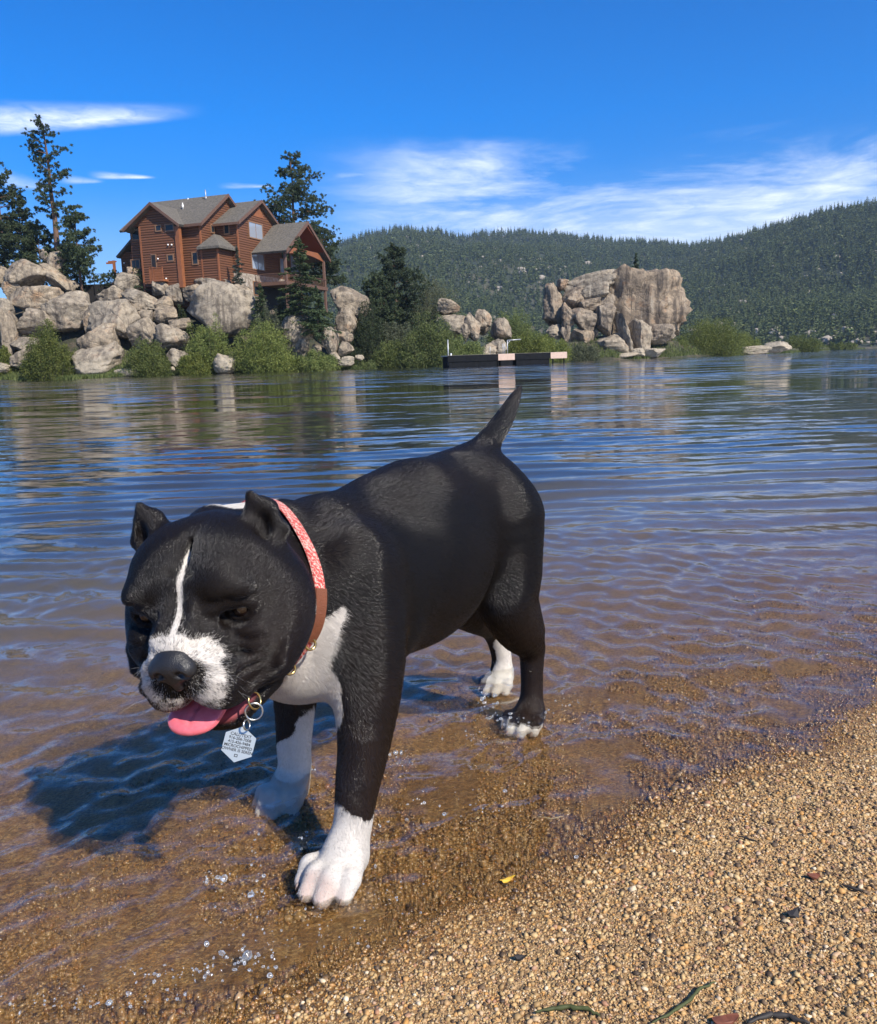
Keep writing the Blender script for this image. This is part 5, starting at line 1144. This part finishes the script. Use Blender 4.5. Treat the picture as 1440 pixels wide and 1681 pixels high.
# blaze
bw = np.interp(hlp[:, 2], [-.01, .005, .02, .045, .066, .074], [.011, .0070, .0030, .0026, .0020, .0])
d = np.abs(hlp[:, 0]-.002*np.sin(hlp[:, 2]*60))-bw*(1+.5*nz)
white = np.maximum(white, soft(d, .0016)*(hlp[:, 1] > .02)*(hlp[:, 2] < .076)*(hlp[:, 2] > -.012))
# ring of white round the nose and the upper lip
q = (hlp-np.array([0, .114, -.022]))/np.array([.0450, .064, .046]); rr = np.linalg.norm(q, axis=1)+.10*nz
ring = soft(rr-.98, .05)*(hlp[:, 1] > .045)*(hlp[:, 2] > -.085)
q2 = (hlp-np.array([0, .121, -.016]))/np.array([.028, .045, .026]); dark = soft(np.linalg.norm(q2, axis=1)-1.0+.1*nz, .22)
chin = soft(np.abs(hlp[:, 0])-.022, .006)*(hlp[:, 2] < -.045)*(hlp[:, 1] > .09)
muz = ring*(1-.88*dark)
muz = muz*(1-.35*soft(np.abs(hlp[:, 2]+.070)-.018, .01))
fr_ = np.clip(.82+.30*nz2-.28*soft(.040+hlp[:, 2], .015), 0, 1)
white = np.maximum(white, muz*fr_)
# inside of the mouth and wet lower lip
q = (hlp-np.array([.002, .062, -.080]))/np.array([.037, .055, .018]); inm = soft(np.linalg.norm(q, axis=1)-1, .15)*(hlp[:, 2] < -.060)*(hlp[:, 1] > .015)
pink = np.maximum(pink, inm)
# chest, throat and nape
def W3(a, b, r, w=.004, amp=.010):
    global white
    d, t = seg(bl, a, b); ra = r if np.isscalar(r) else r[0]+(r[1]-r[0])*t
    white = np.maximum(white, soft(d-ra-amp*nz, w))
W3((.31, .03, .215), (.25, .045, .175), (.068, .050))
W3((.31, .06, .24), (.285, .108, .305), (.034, .008), amp=.006)
W3((.32, -.04, .21), (.30, -.08, .26), .04)
W3((.335, .05, .24), (.325, .092, .32), (.030, .012), amp=.003)
W3((.30, -.045, .43), (.235, -.035, .435), (.040, .022), amp=.006)
# socks
sk = lambda c, r, z, s=1.: soft(bl[:, 2]-z-.020*nz, .003)*(np.hypot(bl[:, 0]-c[0], bl[:, 1]-c[1]) < r)
white = np.maximum(white, sk((.31, .108), .10, .066+.28*(bl[:, 0]-.272)))
lim = lambda c, r: (np.hypot(bl[:, 0]-c[0], bl[:, 1]-c[1]) < r)
thr = np.interp(bl[:, 2], [.020, .045, .070, .125, .150], [-.20, -.13, -.094, -.070, -.045])
white = np.maximum(white, soft(thr-bl[:, 1]-.008*nz, .003)*lim((.18, -.108), .13)*(bl[:, 2] < .16))
white = np.maximum(white, sk((-.20, .077), .085, -.007))
thr = np.interp(bl[:, 2], [-.01, .05, .085], [-.078, -.066, -.045])
white = np.maximum(white, soft(thr-bl[:, 1]-.008*nz, .003)*lim((-.345, -.068), .09)*(bl[:, 2] < .09))
# toes show pink skin through the white hair
tz = soft(np.linalg.norm((bl-np.array([.362, .114, .006]))/np.array([.024, .045, .022]), axis=1)-1+.25*nz, .25)
brown = np.clip(.5+.5*fbm(dv*9, 3, 21), 0, 1)
hz = np.clip((.24-bl[:, 2])/.10, 0, 1)
m, n = material('dog_coat')
a1 = n('Attribute', attribute_name='coat').outputs['Color']; sepc = n('SeparateColor', {0: a1})
pos = n('TexCoord').outputs['Object']
fine = n.noise(pos, 900, 3, .7)
wm = n.maprange(n.math('ADD', sepc.outputs[0], n.math('MULTIPLY', n.math('SUBTRACT', fine, .5), 1.1)), .36, .64, 0, 1, True)
black = n.mix(sepc.outputs[2], (.0055, .0050, .0048), (.017, .010, .0070))
speck = n.maprange(n.noise(pos, 480, 3, .7), .62, .78, 0, .5)
wcol = n.mix(n.maprange(n.noise(pos, 260, 4, .7), .35, .75, 0, .35), (.62, .58, .53), (.42, .37, .32))
wcol = n.mix(n('Attribute', attribute_name='skin').outputs['Fac'], wcol, n.mix(fine, (.46, .30, .25), (.58, .44, .38)))
colr = n.mix(wm, black, wcol)
colr = n.mix(sepc.outputs[1], colr, n.mix(fine, (.22, .045, .055), (.38, .10, .11)))
fur = n('TexNoise', {'Vector': pos, 'Scale': 620., 'Detail': 3., 'Roughness': .7}).outputs[0]
bmp = n('Bump', {'Height': fur, 'Strength': .15, 'Distance': .0006})
finish(n, n('BsdfPrincipled', {'Base Color': colr, 'Roughness': .62, 'Specular IOR Level': .12, 'Normal': bmp, 'Sheen Weight': .04, 'Sheen Roughness': .35, 'Sheen Tint': (.75, .68, .62, 1)}))
MDOG = m
dog = empty('dog', tuple(DC), label='stocky black and white dog with cropped ears wading out of the shallow water', cat='dog')
def dchild(name, vs, fs, mat, parent=None, smooth=True, mb=None):
    o = npmesh(name, vs, fs, mat, None, smooth)
    o.parent = parent or dog
    if parent is None: o.matrix_parent_inverse = Matrix.Translation(-Vector(DC))
    return o
body = dchild('body', dv, df, MDOG)
at = body.data.color_attributes.new('coat', 'FLOAT_COLOR', 'POINT')
bz = np.clip(hz*.9+brown*.5-.15+.3*soft(np.abs(hlp[:, 2]+.02)-.03, .02)*(hlp[:, 0] > .05)*ishead, 0, 1)
at.data.foreach_set('color', np.stack([white, pink, bz, np.ones(len(dv))], -1).astype(np.float32).ravel())
at = body.data.attributes.new('skin', 'FLOAT', 'POINT'); at.data.foreach_set('value', np.clip(tz*.8, 0, 1).astype(np.float32))

# nose, eyes, tongue
def mini(lo, hi, h): return SDF(lo, hi, h)
def mini_build(S2, name, mat, parent=None):
    v, f = S2.mesh(); v = HT+(v*HS)@HM.T; f = f[:, ::-1]               # the head frame is mirrored
    return dchild(name, v, f, mat, parent)
N0 = np.array([0, .115, -.0035])
S2 = mini((-.032, .08, -.035), (.032, .145, .028), .0009)
S2.ell(N0, (.0205, .0135, .0150), k=.004); S2.ell(N0+[0, -.006, .004], (.0185, .012, .013), k=.006)
for s_ in (-1, 1):
    S2.ell(N0+[s_*.0135, .003, -.002], (.0095, .0105, .0105), k=.004)
    S2.ell(N0+[s_*.0105, .0135, -.0035], (.0048, .0070, .0040), k=.003, mode='sub')
    S2.cone(N0+[s_*.0125, .012, -.006], .0022, N0+[s_*.0215, .004, -.010], .0014, k=.003, mode='sub')
S2.cone(N0+[0, .002, -.012], .0085, N0+[0, .001, -.021], .0055, k=.005)
S2.cone(N0+[0, .0165, -.002], .0008, N0+[0, .011, -.024], .0010, k=.003, mode='sub')
m, n = material('nose_leather'); pos = n('TexCoord').outputs['Object']
vo = n('TexVoronoi', {'Vector': pos, 'Scale': 900.}).outputs['Distance']
finish(n, n('BsdfPrincipled', {'Base Color': (.014, .014, .016, 1), 'Roughness': .42, 'Normal': n('Bump', {'Height': vo, 'Strength': .5, 'Distance': .0006})}))
mini_build(S2, 'nose', m)
m, n = material('dark_eye')
finish(n, n('BsdfPrincipled', {'Base Color': (.012, .006, .004, 1), 'Roughness': .04, 'Coat Weight': 1., 'IOR': 1.45})); ME = m
for s_, y0 in EYES:
    bm = bmesh.new(); bmesh.ops.create_uvsphere(bm, u_segments=24, v_segments=16, radius=.0108)
    me = bpy.data.meshes.new('eye'); bm.to_mesh(me); bm.free(); me.materials.append(ME); me.shade_smooth()
    o = bpy.data.objects.new('eye', me); link(o, dog); o.matrix_parent_inverse = Matrix.Translation(-Vector(DC)); o.location = HP(s_*.0495, y0-.0098, .0165)
S2 = mini((-.05, .0, -.13), (.05, .14, -.03), .0011)
TG = [((.000, .030, -.070), .024), ((-.003, .060, -.073), .026), ((-.007, .082, -.077), .0265), ((-.010, .092, -.080), .0255), ((-.011, .098, -.083), .0225)]
for i in range(len(TG)-1):
    (a_, ra), (b_, rb) = TG[i], TG[i+1]
    for t in np.linspace(0, 1, 5):
        c = np.array(a_)*(1-t)+np.array(b_)*t; r = ra*(1-t)+rb*t; d_ = np.array(b_)-np.array(a_); an = math.atan2(d_[2], d_[1])
        M_ = _rot('X', an); S2.ell(c, (r, .012, .0048), M_, k=.004)
for (a_, ra), (b_, rb) in zip(TG[1:-1], TG[2:]):
    o_ = np.array([.000, .006, .006]); S2.cone(np.array(a_)+o_, .0012, np.array(b_)+o_, .0012, k=.004, mode='sub')
m, n = material('tongue'); pos = n('TexCoord').outputs['Object']
finish(n, n('BsdfPrincipled', {'Base Color': n.mix(n.noise(pos, 150, 4, .6), (.62, .10, .13), (.80, .22, .25)), 'Roughness': .28, 'Subsurface Weight': .25, 'Subsurface Radius': (.01, .003, .002), 'Subsurface Scale': .3,
    'Normal': n('Bump', {'Height': n.noise(pos, 900, 2, .5), 'Strength': .3, 'Distance': .0005})}))
mini_build(S2, 'tongue', m)

claw = simple('claw', (.32, .24, .20), .35, var=.2, vscale=200)
for (c, yaw), size, z_ in zip(PW, (1.12, 1.08, 1.0, .95), (1, 1, 1, 1)):
    f = math.cos(yaw)*DU+math.sin(yaw)*DV; l = np.cross(DZ, f); o_ = BP(*c)
    for b_, a1 in ((-.0273, .018), (-.0098, .031), (.0098, .031), (.0273, .018)):
        p0 = o_+(f*(a1+.0135)+l*b_+DZ*.0105)*size; mb = MB(); mb.tube([p0-f*.004, p0+f*.0025-DZ*.0010, p0+f*.0065-DZ*.0050], [.0024, .0021, .0006], 8)
        k_ = mb.build('claw', claw, None, smooth=True); k_.parent = dog; k_.matrix_parent_inverse = Matrix.Translation(-Vector(DC))
# collar: a band laid on the neck surface
def ray_b(px, py, b):
    r = ray(px, py); t = ((DC-CAMP)@DV+b)/(r@DV); return CAMP+r*t
c_top = BP(.272, 0, .420); c_bot = ray_b(425, 1148, .02); c_side = ray_b(516, 985, .088)
cc = (c_top+c_bot)/2; nn = np.cross(c_top-c_bot, c_side-c_bot); nn /= np.linalg.norm(nn)
if nn@DU < 0: nn = -nn
e1 = (c_top-c_bot); e1 /= np.linalg.norm(e1); e2 = np.cross(nn, e1); e2 *= np.sign(e2@DV)
NA = 160; rad = []
for k in range(NA):
    t = 2*math.pi*k/NA; d_ = math.cos(t)*e1+math.sin(t)*e2; rs_ = np.arange(.02, .19, .001)
    gg = DS.sample(cc+rs_[:, None]*d_); rad.append(rs_[np.argmax(gg > 0)] if (gg > 0).any() else .10)
rad = np.array(rad); rad = np.minimum(rad, .135)
for _ in range(10): rad = np.maximum(rad, (np.roll(rad, 1)+np.roll(rad, -1))/2)
rad = (np.roll(rad, 1)+np.roll(rad, -1)+rad)/3+.0022
def band(t0, t1, hw, th, lift, name, mat, parent, steps=None):
    ks = np.linspace(t0, t1, steps or int(abs(t1-t0)/360*NA)+2); full = abs(t1-t0) >= 360
    if full: ks = ks[:-1]
    prof = [(-hw, 0), (-hw*.9, th), (hw*.9, th), (hw, 0)]; vs = []
    for a in ks:
        i = (a % 360)/360*NA; r = np.interp(i, np.arange(NA+1), np.append(rad, rad[0])); t = math.radians(a); d_ = math.cos(t)*e1+math.sin(t)*e2
        for w, q in prof: vs.append(cc+d_*(r+lift+q)+nn*w)
    K = len(ks); fs = [(i*4+j, i*4+(j+1) % 4, ((i+1) % K)*4+(j+1) % 4, ((i+1) % K)*4+j) for i in range(K if full else K-1) for j in range(4)]
    if not full: fs += [(0, 1, 2, 3), (4*K-4, 4*K-1, 4*K-2, 4*K-3)]
    o = dchild(name, np.array(vs), fs, mat, parent, smooth=False)
    bm = bmesh.new(); bm.from_mesh(o.data); bmesh.ops.recalc_face_normals(bm, faces=bm.faces); bm.to_mesh(o.data); bm.free(); return o
m, n = material('woven_collar_fabric'); pos = n('TexCoord').outputs['Object']
wv = n('TexWave', {'Vector': pos, 'Scale': 75., 'Distortion': 9., 'Detail': 3., 'Detail Scale': 4.}, wave_type='BANDS', bands_direction='DIAGONAL').outputs[0]
finish(n, n('BsdfPrincipled', {'Base Color': n.mix(n.maprange(wv, .58, .85), (.46, .045, .040), (.64, .45, .38)), 'Roughness': .8, 'Normal': n('Bump', {'Height': n.noise(pos, 1200, 2), 'Strength': .4, 'Distance': .0008})}))
collar = band(0, 360, .0080, .0022, .0, 'collar', m, None)
collar['label'] = 'red and white woven collar with brown leather ends'
leather = simple('brown_leather', (.17, .055, .025), .45, bump=.3, bscale=500, var=.2, vscale=60)
T_side = math.degrees(math.atan2((c_side-cc)@e2, (c_side-cc)@e1))
band(T_side-8, T_side+32, .0088, .0022, .0016, 'leather_end', leather, collar)
band(148, 196, .0088, .0022, .0016, 'leather_end', leather, collar)
brass = simple('brass', (.55, .40, .16), .25, 1.0)
steel = simple('brushed_steel', (.55, .56, .54), .3, 1.0)
def torus(name, c, R, r, ax, mat, parent):
    ax = np.array(ax, float); ax /= np.linalg.norm(ax); a = np.cross(ax, [.1, .2, 1]); a /= np.linalg.norm(a); b = np.cross(ax, a)
    mb = MB(); vs = []; K = 36; J = 8
    for i in range(K):
        t = 2*math.pi*i/K; d_ = math.cos(t)*a+math.sin(t)*b
        for j in range(J):
            q = 2*math.pi*j/J; vs.append(np.array(c)+d_*(R+r*math.cos(q))+ax*r*math.sin(q))
    fs = [(i*J+j, i*J+(j+1) % J, ((i+1) % K)*J+(j+1) % J, ((i+1) % K)*J+j) for i in range(K) for j in range(J)]
    return dchild(name, np.array(vs), [f[::-1] for f in fs], mat, parent)
def on_collar(a, lift=.004):
    i = (a % 360)/360*NA; r = np.interp(i, np.arange(NA+1), np.append(rad, rad[0])); t = math.radians(a); return cc+(math.cos(t)*e1+math.sin(t)*e2)*(r+lift)
for a in (T_side+33, 147): torus('buckle', on_collar(a, .005), .0062, .0016, nn*.3+e2, brass, collar)
R0 = D(417, 1168, .80); T0 = D(392, 1222, .795)
torus('tag_ring', D(418, 1150, .803), .0085, .0011, (.8, -.4, .3), brass, collar)
torus('tag_ring', R0, .0085, .0010, (.25, -.9, .1), steel, collar)
torus('tag_ring', D(405, 1190, .797), .0050, .0009, (.9, -.35, .2), steel, collar)
# hexagonal name tag: metal plate with black engraved lettering
tag_x = np.array([1., .12, 0]); tag_n = np.array([.10, -.93, .34]); tag_n /= np.linalg.norm(tag_n)
tag_x -= tag_n*(tag_x@tag_n); tag_x /= np.linalg.norm(tag_x); tag_y = np.cross(tag_n, tag_x)
an = math.radians(-17); tx = math.cos(an)*tag_x+math.sin(an)*tag_y; ty = -math.sin(an)*tag_x+math.cos(an)*tag_y
hexr = .0178; hexp = [(hexr*math.cos(math.radians(90+60*k)), hexr*math.sin(math.radians(90+60*k))) for k in range(6)]
mb = MB(); mb.cur = 0
mb.prism([T0+tx*x+ty*y for x, y in hexp], -tag_n*.0014)
dg = None
def text_into(mb, body, size, x, y):
    cu = bpy.data.curves.new('t', 'FONT'); cu.body = body; cu.size = size; cu.align_x = 'CENTER'; cu.align_y = 'CENTER'; cu.offset = size*.02
    to = bpy.data.objects.new('t', cu); COL.objects.link(to); bpy.context.view_layer.update()
    me = bpy.data.meshes.new_from_object(to.evaluated_get(bpy.context.evaluated_depsgraph_get()))
    vs = [T0+tx*(x+v.co.x)+ty*(y+v.co.y)+tag_n*.00012 for v in me.vertices]; mb.add(vs, [tuple(p_.vertices) for p_ in me.polygons])
    bpy.data.objects.remove(to); bpy.data.curves.remove(cu); bpy.data.meshes.remove(me)
mb.cur = 1
for i, tline in enumerate(('CALL/TEXT', '916-206-7008', '415-426-9484', 'MICROCHIPPED', 'OWNER IS SEREN')):
    text_into(mb, tline, .0040 if i else .0042, 0, .0090-.0038*i)
for (x0, x1, y0, y1) in ((-.0014, .0014, -.0125, -.0119), (-.0014, .0014, -.0103, -.0097), (-.0017, -.0010, -.0125, -.0097), (.0010, .0017, -.0125, -.0097)):
    mb.add([T0+tx*x+ty*y+tag_n*.00012 for x, y in ((x0, y0), (x1, y0), (x1, y1), (x0, y1))], [(0, 1, 2, 3)])
tagm = simple('tag_metal', (.50, .53, .50), .38, .6); ink = simple('black_engraving', (.015, .015, .015), .6)
o = npmesh('name_tag', mb.v, mb.f, mats=[tagm, ink], midx=mb.m); o.parent = collar
o['label'] = 'pale grey hexagonal name tag engraved with black contact lines'

# short coat: fine hairs lying along the body
rg = np.random.RandomState(7)
tri = dv[df]; nrm = np.cross(tri[:, 2]-tri[:, 0], tri[:, 3]-tri[:, 1]); ar = np.linalg.norm(nrm, axis=1)/2; nrm /= (2*ar[:, None]+1e-12)
hf_ = hlp[df].mean(1); blf = bl[df].mean(1); wf = white[df].mean(1); pf = pink[df].mean(1); bzf = bz[df].mean(1)
wgt = ar*(1+1.2*((hf_[:, 1] > -.05) & (blf[:, 0] > .28)))*(pf < .2)
wgt[blf[:, 2] < -.004] = 0
NH = 620000
fi = rg.choice(len(df), NH, p=wgt/wgt.sum())
u_, v_ = rg.rand(NH, 1), rg.rand(NH, 1); T_ = tri[fi]
root = (T_[:, 0]*(1-u_)+T_[:, 1]*u_)*(1-v_)+(T_[:, 3]*(1-u_)+T_[:, 2]*u_)*v_
N_ = nrm[fi]; B_ = blf[fi]; Hh = hf_[fi]
flow = np.tile(-DU*.9-DZ*.55, (NH, 1))
leg = np.clip((.22-B_[:, 2])/.08, 0, 1)[:, None]; flow = flow*(1-leg)+leg*(-DZ-.15*DU)
isH = ((Hh[:, 1] > -.05) & (B_[:, 0] > .30))
away = Hh-np.array([0, .125, .0]); away /= np.linalg.norm(away, axis=1)[:, None]; flow[isH] = (away@HM.T)[isH]
tl = (B_[:, 0] < -.20) & (B_[:, 2] > .445); flow[tl] = BM@np.array([-.78, 0, .62])
flow += rg.normal(0, .10, (NH, 3))+.18*np.stack([vnoise(root*28, 91), vnoise(root*28+9, 92), vnoise(root*28+20, 93)], -1); flow -= N_*(flow*N_).sum(1)[:, None]; flow /= np.linalg.norm(flow, axis=1)[:, None]+1e-9
ln = (.0060*np.where(isH, .55, 1.)*np.where(B_[:, 2] < .1, .7, 1)*(.7+.6*rg.rand(NH)))[:, None]
pts = np.stack([root-N_*.0004, root+flow*ln*.5+N_*ln*.12, root+flow*ln+N_*ln*(.08+.10*rg.rand(NH, 1))], 1)
WK = []                                                             # whiskers and brow hairs
for s_ in (-1, 1):
    for k in range(11):
        r0 = HP(s_*(.030+.008*rg.rand()), .100+.012*rg.normal(), -.024+.012*rg.normal()); d_ = HM@np.array([s_*.8, .25+.3*rg.normal(), -.25+.3*rg.normal()]); d_ /= np.linalg.norm(d_); L_ = .020+.016*rg.rand()
        WK.append([r0-d_*.004, r0+d_*L_*.5, r0+d_*L_+[0, 0, -.004]])
    for k in range(4):
        y0 = dict(EYES)[s_]; r0 = HP(s_*(.042+.006*k), y0+.002, .034); d_ = HM@np.array([s_*.4, .8, .4+.2*rg.normal()]); WK.append([r0, r0+d_*.006, r0+d_*.013])
NW = len(WK); pts = np.vstack([pts, np.array(WK)]); NH += NW
cu = bpy.data.hair_curves.new('fur'); cu.add_curves([3]*NH)
cu.points.foreach_set('position', pts.reshape(-1).astype(np.float32))
ra = cu.attributes.get('radius') or cu.attributes.new('radius', 'FLOAT', 'POINT')
ra.data.foreach_set('value', np.tile(np.array([.000085, .00007, .00002], np.float32), NH))
NH -= NW; wh = (wf[fi]+rg.normal(0, 1, NH)*np.where((wf[fi] > .02) & isH, .30, .12)) > .5; sc_ = rg.rand(NH)
kb = np.stack([.0046+.014*bzf[fi], .0038+.0075*bzf[fi], .0035+.0045*bzf[fi]], -1)*(.6+.9*sc_[:, None])
kw = np.array([.66, .62, .57])*(.75+.3*sc_[:, None])
stray = rg.rand(NH) < .0008*(~wh)*isH; kb[stray] = .12
colh = np.vstack([np.where(wh[:, None], kw, kb), np.full((NW, 3), .35)]); NH += NW
ca = cu.attributes.new('hair_colour', 'FLOAT_COLOR', 'CURVE'); ca.data.foreach_set('color', np.hstack([colh, np.ones((NH, 1))]).astype(np.float32).ravel())
m, n = material('short_fur')
hc_ = n('Attribute', attribute_name='hair_colour').outputs['Color']
finish(n, n('BsdfPrincipled', {'Base Color': hc_, 'Roughness': .22, 'Specular IOR Level': .72}))
cu.materials.append(m)
fo = bpy.data.objects.new('fur', cu); link(fo, dog); fo.matrix_parent_inverse = Matrix.Translation(-Vector(DC))
# ------------------------------------------------------------------ air
hz_ = MB().box(-2000, 2000, -60, 2150, -6, 255).build('haze', None); m, n = material('haze_air')
finish(n, None, n('VolumePrincipled', {'Color': (.62, .80, .96, 1), 'Density': .00016, 'Anisotropy': .25})); hz_.data.materials.append(m); tag(hz_, 'thin blue air between the lake and the far hills', 'haze', kind='stuff')
